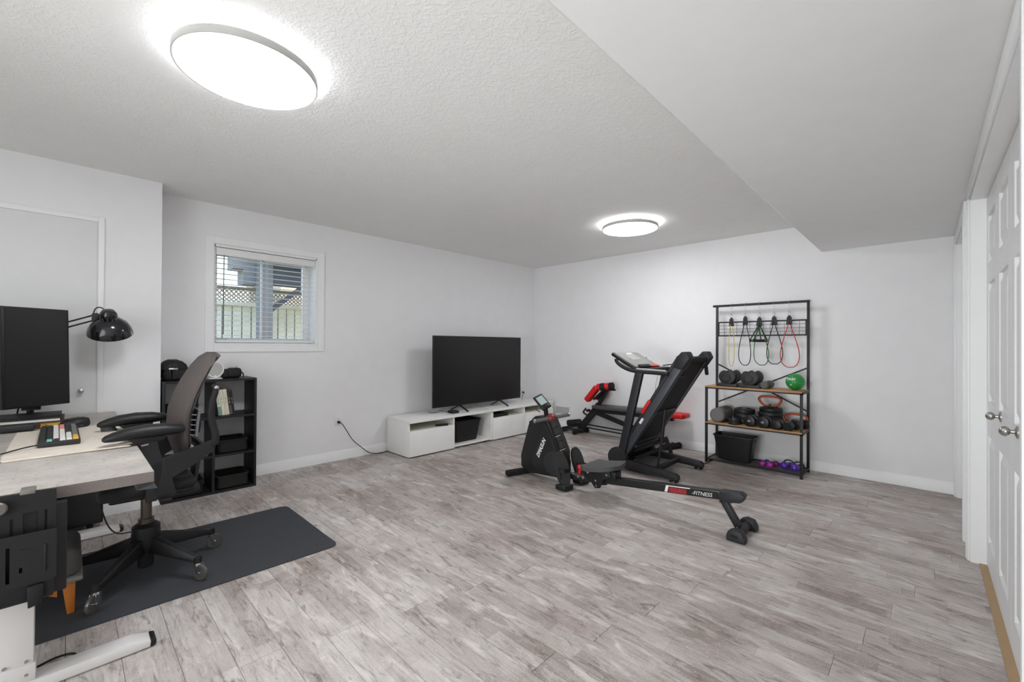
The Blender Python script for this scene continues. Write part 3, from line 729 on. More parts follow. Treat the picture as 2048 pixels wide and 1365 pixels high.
# keyboard
kb = thing('mechanical_keyboard', 'compact dark keyboard with white, teal and yellow keys on the cream mat', 'keyboard', (-3.12, -.02, dz+.005))
kx0, kx1, ky0, ky1 = -3.40, -2.87, -.098, .040
kz = dz+.006
def KB(u, v):  # u along length 0..1, v across 0..1
    return (kx0+(kx1-kx0)*u, ky0+(ky1-ky0)*v - .008*(1-u))
obj('case', B().prism([(kx0, ky0-.006, kz), (kx1, ky0, kz), (kx1, ky1, kz), (kx0, ky1-.006, kz)], (0, 0, .022), .004), charc_m, kb)
kc = {c: mat('key_'+c, h, .5) for c, h in dict(dark='3a3b3c', white='d9d8d4', teal='63b3a4', yellow='d9ad33', coral='d98a74', grey='6a6a68').items()}
kmesh = {}
ncol = 15
for i in range(ncol):
    for j in range(6):
        cx, cy = KB((i+.5)/ncol*.96+.02, (j+.5)/6*.93+.035)
        c = 'dark'
        if 3 > j > 1: c = 'white' if i < ncol-1 else 'dark'
        if j == 3: c = 'white'
        if j == 4: c = 'white' if i > 8 else 'dark'
        if j == 5: c = 'yellow' if i > 11 else 'grey'
        if j == 1 and i == ncol-1: c = 'teal'
        if j == 3 and i < 5: c = 'coral'
        if c not in kmesh:
            a, w = .0155, .0098
            me_b = B().hexa([(-a, -w, 0), (a, -w, 0), (a, w, 0), (-a, w, 0), (-a+.003, -w+.002, .009), (a-.003, -w+.002, .009), (a-.003, w-.002, .009), (-a+.003, w-.002, .009)])
            bmesh.ops.recalc_face_normals(me_b.b, faces=me_b.b.faces); me = bpy.data.meshes.new('key'); me_b.b.to_mesh(me); me.materials.append(kc[c]); kmesh[c] = me
        o = bpy.data.objects.new('key', kmesh[c]); COL.objects.link(o); o.parent = kb
        o.location = MATS[kb.name].inverted() @ V((cx, cy, kz+.021))
kc_ = thing('keyboard_cable', 'thin dark cable running from the keyboard off the left of the desk', 'cable', (-2.9, -.2, dz))
obj('cable', B().tube([(-2.885, -.09, kz+.012), (-2.87, -.13, kz+.010), (-2.83, -.18, kz+.004), (-2.76, -.24, dz+.004), (-2.6, -.33, dz+.004), (-2.5, -.42, dz+.004)], .003, 8, sm=2), black_m, kc_)
# ergonomic mouse / trackball
ms = thing('ergonomic_mouse', 'black sculpted ergonomic mouse beside the keyboard', 'mouse', (-3.50, 0, dz+.003))
obj('shell', B().rings([[(-3.475+sx*math.cos(a), .022+yo+sy*math.sin(a), dz+.004+z) for a in [2*PI*k/20 for k in range(20)]] for sx, sy, z, yo in
   ((.050, .060, 0, 0), (.054, .066, .012, 0), (.050, .06, .03, .004), (.042, .05, .045, .01), (.02, .026, .053, .014))]), black_m, ms, ang=80)
obj('thumb_rest', B().slab([[(-3.425, -.055, dz+.006), (-3.41, -.0, dz+.008), (-3.42, .06, dz+.010)], [(-3.45, -.035, dz+.022), (-3.44, .015, dz+.045), (-3.45, .06, dz+.034)]], (0, 0, .004)), charc_m, ms, ang=80)
obj('wheel', B().cyl((-3.46, .0, dz+.046), (-3.465, .03, dz+.052), .008, 14), steel_m, ms)
# notebooks and a small dock
nb = thing('black_notebook', 'flat black notebook with an elastic band on top of the yellow book', 'notebook', (-3.72, -.15, dz+.045))
obj('cover', B().bar((-3.925, -.155, dz+.052), (-3.57, -.155, dz+.052), .25, .003, (0, 1, 0)).bar((-3.925, -.155, dz+.034), (-3.57, -.155, dz+.034), .25, .003, (0, 1, 0)), black_m, nb)
obj('pages', B().box(-3.92, -.275, dz+.036, -3.575, -.035, dz+.050), mat('white_pages', 'e4e0d8', .8), nb)
obj('elastic', B().box(-3.67, -.034, dz+.033, -3.65, -.0295, dz+.054).box(-3.67, -.28, dz+.0535, -3.65, -.0295, dz+.0545), rub_m, nb)
yb = thing('yellow_edged_book', 'thick book with yellow page edges lying under the black notebook', 'book', (-3.72, -.15, dz))
obj('pages', B().box(-3.92, -.27, dz+.003, -3.562, -.022, dz+.030), mat('yellow_page_edges', 'c99a3c', .7, var=.15, vscale=120), yb)
obj('cover', B().box(-3.925, -.275, dz+.0005, -3.557, -.018, dz+.003).box(-3.925, -.275, dz+.030, -3.557, -.018, dz+.0325).box(-3.56, -.275, dz+.003, -3.557, -.11, dz+.030), mat('brown_cover', '4d382c', .6), yb)
obj('ribbon', B().tube([(-3.557, -.09, dz+.02), (-3.54, -.075, dz+.006), (-3.52, -.05, dz+.002), (-3.54, -.01, dz+.002)], .002, 6, sm=2), dred_m, yb)
single('rounded_speaker_bar', B().bar((-3.515, -.36, dz+.022), (-3.505, -.125, dz+.022), .06, .040, (1, 0, 0), .012, 3), charc_m, (-3.37, -.2, dz), 'rounded charcoal bar lying in front of the notebooks at the left edge', 'speaker bar')
# cable strip on the floor-side left
# monitors
mn = thing('portrait_monitor', 'black monitor turned upright on a clamp arm at the back of the desk', 'monitor', (-3.95, -.17, dz))
u = V((-.169, .264, 0)).normalized(); nrm = V((u.y, -u.x, 0))      # along the screen, and out of the screen
c0 = V((-3.797, -.132, 1.125)); tilt = V((0, 0, 1))*math.cos(R(2)) - nrm*math.sin(R(2)); n2 = u.cross(tilt); n2 = n2 if n2.dot(nrm) > 0 else -n2
def rectbar(w0, w1, h0, h1, d0, d1, bev=0):
    return [c0+u*a+tilt*h+n2*d for d in (d0, d1) for a, h in ((w0, h0), (w1, h0), (w1, h1), (w0, h1))]
obj('housing', B().hexa(rectbar(-.156, .156, -.293, .293, -.022, 0), .003), black_m, mn)
obj('screen', B().hexa(rectbar(-.144, .148, -.284, .286, 0, .0012)), screen_m, mn)
obj('rear_shell', B().hexa(rectbar(-.1, .1, -.18, .18, -.05, -.022), .01), black_m, mn)
obj('arm', B().tube([c0-n2*.05, c0-n2*.09-V((0, 0, .1)), V((-3.93, -.155, .90)), V((-3.945, -.16, .80))], .014, 10, sm=1), black_m, mn)
obj('post', B().cyl((-3.965, -.165, dz), (-3.965, -.165, .86), .016, 14), black_m, mn)
obj('clamp', B().box(-4.02, -.20, dz, -3.93, -.13, dz+.012, .003).hexa([(-3.98, -.20, .80), (-3.91, -.20, .80), (-3.90, -.12, .80), (-3.97, -.12, .80), (-3.98, -.20, .835), (-3.93, -.2, .835), (-3.91, -.12, .835), (-3.97, -.12, .835)], .003), black_m, mn)
obj('cable', B().tube([c0-n2*.04-V((0, 0, .25)), (-3.93, -.21, .83), (-3.95, -.22, .76), (-3.98, -.22, .735)], .004, 8, sm=2), black_m, mn)
m2 = thing('wide_monitor', 'edge of a second black monitor at the far left, left of the upright one', 'monitor', (-3.6, -.5, dz))
obj('housing', B().bar((-3.60, -.285, 1.10), (-3.58, -.80, 1.10), .03, .46, (1, 0, 0), .006), charc_m, m2)
obj('cable_clip', B().box(-3.585, -.288, 1.13, -3.56, -.268, 1.165, .003), steel_m, m2)
obj('stand', B().cyl((-3.61, -.46, dz), (-3.61, -.46, .95), .018, 12).box(-3.72, -.53, dz, -3.5, -.40, dz+.012, .004), black_m, m2)

# desk lamp
lp = thing('desk_lamp', 'black swing-arm desk lamp with a round metal shade reaching out over the desk', 'desk lamp', (-4.02, -.36, dz))
lx = -3.90; gl_m = mat('gloss_black_enamel', '1c1c22', .16, coat=.5)
hd = V((lx, .185, 1.318)); ax = V((.50, -.10, .86)).normalized()
obj('shade', B().lathe([(.030, .070), (.060, .055), (.092, .025), (.110, -.012), (.117, -.045), (.114, -.045), (.106, -.012), (.088, .02), (.056, .05), (.03, .065)], hd, ax, 36), gl_m, lp)
obj('socket_cup', B().lathe([(.040, .045), (.044, .06), (.046, .085), (.042, .105), (.03, .122), (.008, .127)], hd, ax, 28), gl_m, lp)
a1, a2, _ = basis(ax)
for k in range(12):
    an = R(30*k); r_ = (a1*math.cos(an)+a2*math.sin(an)); p = hd+ax*.064+r_*.0435
    obj('vent_slit', B().bar(p, p+ax*.022, .005, .003, a1.cross(ax)*1+r_.cross(ax)), steel_m, lp)
obj('bulb', B().ball(hd+ax*.01, (.028, .028, .034)), mat('frosted_bulb', 'e8e6df', .3), lp)
j = V((lx, .112, 1.383)); e0 = V((-3.97, -.30, 1.20))
dv = (j-e0).normalized()
obj('upper_arm', B().cyl(e0+V((0, 0, .022)), j+V((0, 0, .012)), .005, 8).cyl(e0-V((0, 0, .010)), j-V((0, 0, .022)), .005, 8), black_m, lp)
obj('elbow_plate', B().yz([(j.y-.012, j.z+.022), (j.y+.012, j.z+.026), (j.y+.05, j.z-.004), (j.y+.05, j.z-.018), (j.y-.015, j.z-.03)], lx-.006, lx+.006, .002), black_m, lp)
obj('wing_nut', B().cyl((lx-.012, j.y+.046, j.z+.006), (lx+.012, j.y+.046, j.z+.006), .008, 10), black_m, lp)
obj('neck', B().cyl((lx, j.y+.045, j.z-.012), hd+ax*.088-V((0, .03, 0)), .006, 8), black_m, lp)
obj('loop_cable', B().tube([(lx, j.y-.005, j.z+.02), (lx, j.y, j.z+.05), (lx, j.y+.02, j.z+.068), (lx, j.y+.05, j.z+.05), (lx, j.y+.062, j.z+.01), hd+ax*.10-V((0, .03, 0))], .0035, 8, sm=2), black_m, lp)
obj('lower_arm', B().cyl((-4.03, -.37, .80), e0+V((.0, .012, 0)), .005, 8).cyl((-4.03, -.34, .80), e0+V((.0, .035, 0)), .005, 8), black_m, lp)
obj('base_clamp', B().cyl((-4.03, -.355, dz), (-4.03, -.355, .81), .014, 12).box(-4.07, -.39, dz, -4.0, -.32, dz+.02, .003), black_m, lp)

# small padded footstool with wooden legs, under the desk
fs = thing('footstool', 'small grey padded footstool with orange wooden legs under the desk end', 'footstool', (-2.86, -.13, 0))
obj('cushion', B().box(-3.02, -.30, .165, -2.72, .045, .295, .035, 4), greyfab_m, fs)
obj('piping', B().box(-3.03, -.31, .150, -2.71, .05, .172, .006), mat('grey_piping', '7c7872', .8), fs)
for sx, sy in ((1, 1), (-1, 1), (1, -1), (-1, -1)):
    cx, cy = -2.87+sx*.115, -.13+sy*.135
    obj('leg', B().hexa([(cx-.012+sx*.012, cy-.012+sy*.008, .007), (cx+.012+sx*.012, cy-.012+sy*.008, .007), (cx+.012+sx*.012, cy+.012+sy*.008, .007), (cx-.012+sx*.012, cy+.012+sy*.008, .007),
                         (cx-.02, cy-.022, .152), (cx+.02, cy-.022, .152), (cx+.02, cy+.022, .152), (cx-.02, cy+.022, .152)], .003), woodleg_m, fs)
obj('leg_bracket', B().yz([(-.03, .150), (-.12, .150), (-.07, .115), (-.03, .09)], -2.765, -2.745), woodleg_m, fs)
# tower case beyond
tw = thing('computer_tower', 'dark computer case standing on the floor under the far half of the desk', 'computer', (-4.0, .03, 0))
obj('case', B().box(-4.11, -.30, .045, -3.85, .16, .33, .006), mat('dark_case', '2b2b2d', .5), tw)
obj('front_panel', B().box(-3.85, -.29, .055, -3.843, .15, .32, .003), charc_m, tw)
for q in (-.25, .10):
    for xx in (-4.08, -3.9): obj('foot', B().cyl((xx, q, 0), (xx, q, .046), .016, 12), rub_m, tw)
# cables under the desk
uc = [('cable_loop', [(-3.0, .16, .69), (-3.1, .12, .60), (-3.35, .08, .52), (-3.6, -.02, .45), (-3.8, -.1, .40)], 'dark cable sagging under the desktop above the computer case'),
      ('cable_loop', [(-3.35, .10, .65), (-3.38, .11, .5), (-3.45, .13, .25), (-3.42, .18, .09), (-3.35, .26, .10), (-3.22, .33, .15), (-3.15, .32, .32), (-3.2, .26, .5), (-3.2, .2, .66)], 'long black cable loop hanging near the chair column')]
for n_, pts, lab in uc: single(n_, B().tube(pts, .0038, 8, sm=3), black_m, pts[0], lab, 'cable', 'cables under the desk')
single('floor_cable', B().tube([(-2.34, -.14, .006), (-2.36, -.08, .010), (-2.38, -.02, .014), (-2.36, .03, .012), (-2.31, .02, .006), (-2.29, -.06, .006), (-2.33, -.1, .006), (-2.36, -.03, .006), (-2.34, .05, .006), (-2.30, .03, .005)], .0042, 8, sm=3), black_m, (-2.34, -.05, 0), 'black cable coiled on the floor beside the near white desk leg', 'cable')

# floor mat
cm = thing('chair_mat', 'dark grey felt chair mat with rounded corners under the office chair', 'floor mat', (-2.98, .2, 0))
def rrect(x0, x1, y0, y1, r):
    pts = []
    for cx, cy, a0 in ((x1-r, y1-r, 0), (x0+r, y1-r, 90), (x0+r, y0+r, 180), (x1-r, y0+r, 270)):
        for k in range(7): a = R(a0+k*15); pts.append((cx+r*math.cos(a), cy+r*math.sin(a)))
    return pts
mb = B().xy([(x+.015*(y-.5), y) for x, y in rrect(-3.445, -2.545, -.75, 1.135, .05)], .0008, .006, .0015)
obj('mat_sheet', mb, felt_m, cm)

# ================================================================ OFFICE CHAIR
clear_m = mat('clear_wheel', '8f8b86', .12, trans=.7)
ch = thing('office_chair', 'black office chair with a taupe mesh back, armrests and clear-wheeled star base', 'office chair', (-2.925, .285, .006))
cx, cy = -2.925, .285
obj('gas_column', B().cyl((cx, cy, .26), (cx, cy, .46), .023, 20).cyl((cx, cy, .24), (cx, cy, .30), .033, 20), mat('dark_bronze_metal', '5a524b', .35, .8), ch)
obj('hub', B().lathe([(.03, .045), (.034, .05), (.034, .12), (.055, .13), (.062, .17), (.058, .255), (.04, .27)], (cx, cy, .006), (0, 0, 1), 24), black_m, ch)
pts5 = [R(-27), R(-27+72), R(-27+144), R(-27+216), R(-27+288)]
# star arms point to the wheel positions seen on the mat
base_a = math.atan2(.085-.285, -2.667+2.925)
for k in range(5):
    a = base_a + k*R(72); d = V((math.cos(a), math.sin(a), 0)); c = V((cx, cy, 0)); s = V((-d.y, d.x, 0))
    q = [c+d*.04+V((0, 0, .20))]
    b = B()
    p0, p1 = c+d*.035, c+d*.315
    b.hexa([p0-s*.026+V((0, 0, .13)), p1-s*.016+V((0, 0, .098)), p1+s*.016+V((0, 0, .098)), p0+s*.026+V((0, 0, .13)),
            p0-s*.020+V((0, 0, .215)), p1-s*.012+V((0, 0, .125)), p1+s*.012+V((0, 0, .125)), p0+s*.020+V((0, 0, .215))], .006)
    b.cyl(p1+V((0, 0, .085)), p1+V((0, 0, .125)), .017, 14)
    obj('star_leg', b, black_m, ch)
    w = p1 + s*.0 + d*.016 + V((0, 0, .006))
    wr = .034
    wc = w+V((0, 0, .041))
    cs = obj('caster', B().lathe([(.012, -.008), (.034, -.008), (.040, -.006), (.041, 0), (.040, .006), (.034, .008), (.012, .008)], wc, s, 26), clear_m, ch)
    obj('tread_ring', B().tube([wc+d*.036*math.cos(2*PI*q/24)+V((0, 0, .036*math.sin(2*PI*q/24))) for q in range(24)], .0045, 8, closed=True), mat('wheel_tread_grey', '6b6764', .3), cs)
    fk = B().cyl(p1+V((0, 0, .083)), p1+V((0, 0, .096)), .018, 16)
    for o_ in (-.0125, .0125):
        fk.prism([p1-d*.012+V((0, 0, .086))+s*o_, p1+d*.020+V((0, 0, .090))+s*o_, wc+d*.012+V((0, 0, .012))+s*o_, wc+V((0, 0, -.010))+s*o_, wc-d*.014+V((0, 0, .0))+s*o_], s*.002)
    fk.cyl(wc-s*.016, wc+s*.016, .006, 10)
    obj('chrome_fork', fk, chrome_m, cs)
# seat pan and cushion
obj('seat_pan', B().prism([(-3.13, .13, .452), (-2.72, .13, .452), (-2.71, .46, .452), (-3.14, .46, .452)], (0, 0, .03), .012, 3).prism([(-3.00, .20, .432), (-2.85, .20, .432), (-2.85, .42, .432), (-3.00, .42, .432)], (0, 0, .03), .008), black_m, ch)
obj('seat_cushion', B().prism([(-3.16, .09, .470), (-2.69, .09, .470), (-2.685, .46, .478), (-3.165, .46, .478)], (0, 0, .055), .024, 4), mat('charcoal_seat_fabric', '343234', .9, bump=.4, bscale=350), ch, ang=60)
obj('tilt_lever', B().bar((-2.72, .33, .455), (-2.645, .33, .45), .05, .014, (0, 1, 0), .004), black_m, ch)
# back: curved upholstered shell in the side profile (y, z), wrapping slightly in x
prof = [(.405, .60), (.380, .68), (.372, .76), (.378, .85), (.400, .93), (.435, 1.01), (.475, 1.085), (.512, 1.14), (.545, 1.165)]
hw = [.18, .222, .236, .236, .228, .216, .200, .176, .128]
thk = [.035, .06, .07, .072, .07, .064, .055, .045, .025]
NX = 13
def back_pt(i, t, off=0):
    y, z = prof[i]; w = hw[i]; x = -2.925 + w*t
    curve = .055*(abs(t)**2.2)*(1 if i < 7 else .6)          # edges wrap toward the sitter? here they sweep back
    return V((x, y + curve*.0 + .03*abs(t)**3 + off, z - .02*abs(t)**3*(1 if i > 6 else 0)))
rings = []
for i in range(len(prof)):
    fr = [back_pt(i, -1+2*k/(NX-1)) for k in range(NX)]
    bk = []
    for k in range(NX-1, -1, -1):
        t = -1+2*k/(NX-1); q = back_pt(i, t); bk.append(q + V((0, thk[i]*(1-.75*abs(t)**4), 0)))
    rings.append(fr+bk)
obj('back_cushion', B().rings(rings), mesh_m, ch, ang=70)
# rear spine shell and lumbar
rr_ = []
for i in range(1, 8):
    y, z = prof[i]; rr_.append([V((-2.925+hw[i]*.96*t, y+thk[i]*(1-.75*abs(t)**4)+.03*abs(t)**3+.001, z)) for t in [-1+2*k/8 for k in range(9)]])
obj('rear_shell', B().slab(rr_, (0, .007, 0)), black_m, ch, ang=70)
obj('lumbar_slide', B().slab([[(-3.09, .462, .72), (-2.76, .462, .72)], [(-3.09, .468, .80), (-2.76, .468, .80)], [(-3.09, .475, .86), (-2.76, .475, .86)]], (0, .012, 0)), mat('grey_lumbar', '7f8084', .5), ch)
for k in range(5): obj('lumbar_rib', B().bar((-2.735, .452+.002*k, .735+.026*k), (-2.72, .43, .742+.026*k), .012, .005), mat('grey_lumbar_rib', '8b8c90', .4), ch)
frame_m = mat('chair_frame_plastic', '313234', .45, bump=.1, bscale=500)
# side frames: lower band rising into the rods that carry the back
for sx in (1, -1):
    xo = -2.925 + sx*.262; xi = xo - sx*.016
    fr = B().yz([(.262, .625), (.330, .655), (.375, .47), (.355, .448), (.300, .455), (.262, .56)], xi, xo, .006, 3)
    obj('front_shroud', fr, frame_m, ch)
    b = B().slab([[(xo, .322, .650), (xo, .345, .545)], [(xo, .40, .672), (xo, .41, .580)], [(xo-sx*.004, .47, .693), (xo-sx*.004, .475, .618)], [(xo-sx*.014, .520, .708), (xo-sx*.014, .530, .650)],
                  [(xo-sx*.03, .528, .74), (xo-sx*.03, .552, .715)]], (-sx*.014, 0, 0))
    obj('side_band', b, frame_m, ch, ang=60)
    obj('back_rod', B().tube([(xo-sx*.025, .532, .68), (xo-sx*.033, .540, .73), (xo-sx*.045, .525, .79), (xo-sx*.052, .520, .86), (xo-sx*.058, .532, .92), (xo-sx*.065, .548, .965), (xo-sx*.085, .535, .985)], lambda t: .021-.008*t, 12, sm=2), rub_m, ch)
    obj('rod_cap', B().ball((xo-sx*.07, .548, .975), (.016, .014, .012)), mat('silver_cap', 'a9a9b0', .3, .6), ch)
    # arm: post, sleeve, pad
    am = obj('arm_post', B().yz([(.215, .755), (.300, .755), (.305, .70), (.325, .62), (.30, .45), (.255, .45), (.262, .62), (.240, .70)], xo+sx*.0, xo-sx*.03, .006, 3), charc_m, ch)
    obj('arm_button', B().yz([(.238, .722), (.265, .726), (.265, .733), (.238, .729)], xo+sx*.004, xo-sx*.01, .001), steel_m, am)
    obj('arm_sleeve', B().yz([(.185, .765), (.335, .765), (.32, .742), (.215, .738)], xo+sx*.012, xo-sx*.05, .004), black_m, ch)
    pad = []
    for k, (yy, zt, zb, hw_) in enumerate([(.104, .778, .764, .012), (.114, .788, .758, .024), (.14, .800, .757, .036), (.19, .816, .757, .042), (.26, .824, .757, .044), (.33, .820, .760, .042), (.385, .808, .764, .034), (.405, .798, .772, .020)]):
        ccx = xo - sx*.012
        pad.append([(ccx+hw_*c_, yy, (zt+zb)/2+(zt-zb)/2*s_) for c_, s_ in [(math.cos(2*PI*q/14), math.sin(2*PI*q/14)) for q in range(14)]])
    obj('arm_pad', B().rings(pad), black_m, ch, ang=70)
obj('arm_support', B().tube([(-3.19, .145, .775), (-3.19, .150, .735), (-3.175, .185, .69), (-3.17, .25, .66)], .030, 14, sm=2), mat('dark_grey_support', '47484a', .45), ch)
obj('rear_yoke', B().bar((-3.15, .50, .655), (-2.70, .50, .655), .02, .05, (0, 1, 0), .006).box(-3.0, .36, .405, -2.85, .50, .45, .01).bar((-2.925, .48, .44), (-2.925, .505, .64), .12, .02, (1, 0, 0), .006), charc_m, ch)
# ================================================================ STORAGE RACK
RK = dict(x0=-1.665, x1=-.803, yf=4.65, yr=4.965)
x0, x1, yf, yr = RK['x0'], RK['x1'], RK['yf'], RK['yr']
rk = thing('storage_rack', 'tall black metal rack with rustic wooden shelves against the back wall', 'rack', ((x0+x1)/2, 4.81, 0))
P_ = .022
for xx in (x0, x1-P_): obj('post', B().box(xx, yf, .003, xx+P_, yf+P_, .80, .001), blackmt_m, rk)
for xx in (x0, x1-P_): obj('tall_post', B().box(xx, yr, .003, xx+P_, yr+P_, 1.66, .001), blackmt_m, rk)
for xx in (x0, x1-P_):
    for yy in (yf, yr): obj('foot', B().cyl((xx+P_/2, yy+P_/2, 0), (xx+P_/2, yy+P_/2, .005), .014, 12), rub_m, rk)
obj('top_bar', B().box(x0-.03, yr-.004, 1.645, x1, yr+P_+.004, 1.668, .001), blackmt_m, rk)
for z in (.425, .80):
    b = B(); 
    sh = obj('shelf_frame', b.box(x0, yf, z-.028, x1, yf+.018, z-.014).box(x0, yr+.004, z-.028, x1, yr+P_, z-.006).box(x0, yf, z-.028, x0+.018, yr+P_, z-.006).box(x1-.018, yf, z-.028, x1, yr+P_, z-.006), blackmt_m, rk)
    obj('shelf_board', B().box(x0+.004, yf-.002, z-.016, x1-.004, yr-.001, z, .002), oak_m, rk)
b = B()
b.box(x0+P_, yf+.003, .028, x1-P_, yf+.018, .040).box(x0+P_, yr+.003, .028, x1-P_, yr+.018, .040).box(x0+.003, yf+P_, .028, x0+.018, yr, .040).box(x1-.018, yf+P_, .028, x1-.003, yr, .040)
obj('bottom_frame', b, blackmt_m, rk)
for k in range(9): obj('wire', B().cyl((x0+.01, yf+.05+k*.031, .036), (x1-.01, yf+.05+k*.031, .036), .0025, 6), blackmt_m, rk)
yb_ = yr+.011
obj('cross_brace', B().bar((x0+P_, yb_+.012, 1.016), (x1-P_, yb_+.012, .585), .004, .014, (0, 1, 0)), blackmt_m, rk)
obj('cross_brace', B().bar((x0+P_, yb_+.017, .603), (x1-P_, yb_+.017, 1.006), .004, .014, (0, 1, 0)), blackmt_m, rk)
gf = obj('grid_panel', B().box(x0+P_, yr+.004, 1.468, x1-P_, yr+.016, 1.482).box(x0+P_, yr+.004, 1.322, x1-P_, yr+.016, 1.336).box(x0+P_, yr+.004, 1.33, x0+P_+.012, yr+.016, 1.475).box(x1-P_-.012, yr+.004, 1.33, x1-P_, yr+.016, 1.475), blackmt_m, rk)
for k in range(1, 13): obj('grid_wire', B().cyl((x0+P_+.063*k, yr+.01, 1.33), (x0+P_+.063*k, yr+.01, 1.475), .0018, 6), blackmt_m, gf)
for k in range(1, 4): obj('grid_wire', B().cyl((x0+P_, yr+.012, 1.33+.036*k), (x1-P_, yr+.012, 1.33+.036*k), .0018, 6), blackmt_m, gf)

# resistance bands hanging from hooks on the top bar
bandc = {n: mat('band_'+n, c, .45) for n, c in dict(yellow='cdb52e', black='2b2c2d', green='1f6b35', red='c4333c').items()}
def band(x, zh, zb, xl, xr, xb, c, label, double=False, y=4.945):
    t = thing('resistance_band', label, 'resistance band', (x, y, 1.645), 'tube bands hanging on the rack')
    hk = [(x, yr+.01, 1.668), (x, y-.012, 1.676), (x, y-.012, 1.655), (x, y, 1.62), (x, y, 1.575), (x+.006, y, 1.562), (x, y, 1.552), (x-.006, y, 1.562), (x, y, 1.57)]
    obj('hook', B().tube(hk, .0016, 6, sm=1), chrome_m, t)
    ztop = zh
    obj('carabiner', B().tube([(x+.009*math.cos(a), y, 1.538+.024*math.sin(a)) for a in [2*PI*k/16 for k in range(16)]], .0025, 6, closed=True), chrome_m, t)
    for s in ((-1, 1)):
        obj('strap_cover', B().prism([(x+s*.016-.013, y-.012*s-.008, ztop), (x+s*.016+.013, y-.012*s-.008, ztop), (x+s*.010+.012, y-.012*s-.008, ztop+.075), (x+s*.004, y-.012*s-.008, ztop+.098), (x+s*.010-.012, y-.012*s-.008, ztop+.075)], (0, .016, 0), .003), black_m, t)
    r = .0042 if c != 'yellow' else .0035
    w = xr-xl; zm = zb+(ztop-zb)*.33
    loop = [(x-.012, y, ztop+.02), (x-.014, y, ztop-.02), (x-.014+(xl-x)*.45, y, ztop-(ztop-zm)*.5), (xl, y, zm), (xl+w*.06, y, zb+(zm-zb)*.35), (xb-w*.22, y, zb+.004), (xb, y, zb), (xb+w*.22, y, zb+.004), (xr-w*.06, y, zb+(zm-zb)*.35), (xr, y, zm), (x+.014+(xr-x)*.45, y, ztop-(ztop-zm)*.5), (x+.014, y, ztop-.02), (x+.012, y, ztop+.02)]
    obj('tube', B().tube(loop, r, 8, sm=2), bandc[c], t)
    return t
band(-1.498, 1.43, 1.003, -1.524, -1.470, -1.497, 'yellow', 'yellow tube resistance band hanging at the left end of the rack')
band(-1.361, 1.44, 1.016, -1.428, -1.306, -1.362, 'black', 'slim black tube band between the yellow and green ones', y=4.94)
tg = band(-1.226, 1.425, 1.022, -1.280, -1.138, -1.202, 'green', 'green tube resistance band with two black handles, in the middle', y=4.93)
for s, yo in ((-1, -.025), (1, .012)):
    xx = -1.226+s*.004
    hb_ = obj('handle', B().cyl((-1.310 if s < 0 else -1.285, 4.93+yo, 1.275), (-1.20 if s < 0 else -1.155, 4.93+yo, 1.272), .0145, 14, .003), foam_m, tg)
    for q in ((-1.305, -1.205) if s < 0 else (-1.28, -1.16)):
        obj('handle_strap', B().bar((-1.226, 4.93+yo, 1.43), (q, 4.93+yo, 1.283), .012, .002, (1, 0, 0)), black_m, hb_)
    obj('handle_cap', B().cyl((-1.292 if s < 0 else -1.17, 4.93+yo, 1.275), (-1.275 if s < 0 else -1.158, 4.93+yo, 1.275), .0155, 14), bandc['green'] if s < 0 else dred_m, hb_)
band(-1.100, 1.43, 1.036, -1.168, -1.020, -1.094, 'black', 'thick black tube band between the green and red ones', y=4.955)
band(-.966, 1.43, 1.010, -1.045, -.876, -.958, 'red', 'red tube resistance band hanging at the right end of the rack', y=4.94)

# adjustable dumbbells on the top shelf, axis front to back
ad_m = mat('dark_weight_plastic', '3c3b3d', .5, bump=.1, bscale=300)
def adj_dumbbell(x, label):
    y0, z = 4.685, .801
    t = thing('adjustable_dumbbell', label, 'dumbbell', (x, 4.80, z), 'adjustable dumbbells on the top shelf')
    tr = B().prism([(x-.100, y0, z), (x+.100, y0, z), (x+.100, y0, z+.028), (x+.085, y0, z+.036), (x+.06, y0, z+.022), (x-.06, y0, z+.022), (x-.085, y0, z+.036), (x-.100, y0, z+.028)], (0, .25, 0), .004)
    obj('tray', tr, charc_m, t)
    def disc(yc, th, r, zc, k):
        # round plate with a notch cut at the top
        pts = []
        for a in range(0, 360, 12):
            aa = R(a); rr = r
            if 78 <= a <= 102: rr = r*(.60)
            elif a in (72, 108): rr = r*.93
            pts.append((x+rr*math.cos(aa)*1.04, yc, zc+rr*math.sin(aa)))
        obj('plate_disc', B().prism(pts, (0, th, 0), .006, 2), ad_m, t)
    for k in range(3):
        disc(y0+.012+k*.024, .021, .076-.003*k, z+.098, k); disc(y0+.217-k*.024, .021, .076-.003*k, z+.098, k)
    obj('selector_dial', B().cyl((x, y0+.002, z+.092), (x, y0+.013, z+.092), .036, 24, .003), ad_m, t)
    obj('handle', B().cyl((x, y0+.08, z+.10), (x, y0+.17, z+.10), .017, 16), steel_m, t)
adj_dumbbell(-1.468, 'grey adjustable dumbbell in its tray, left one on the top shelf')
adj_dumbbell(-1.262, 'grey adjustable dumbbell in its tray, right one on the top shelf')

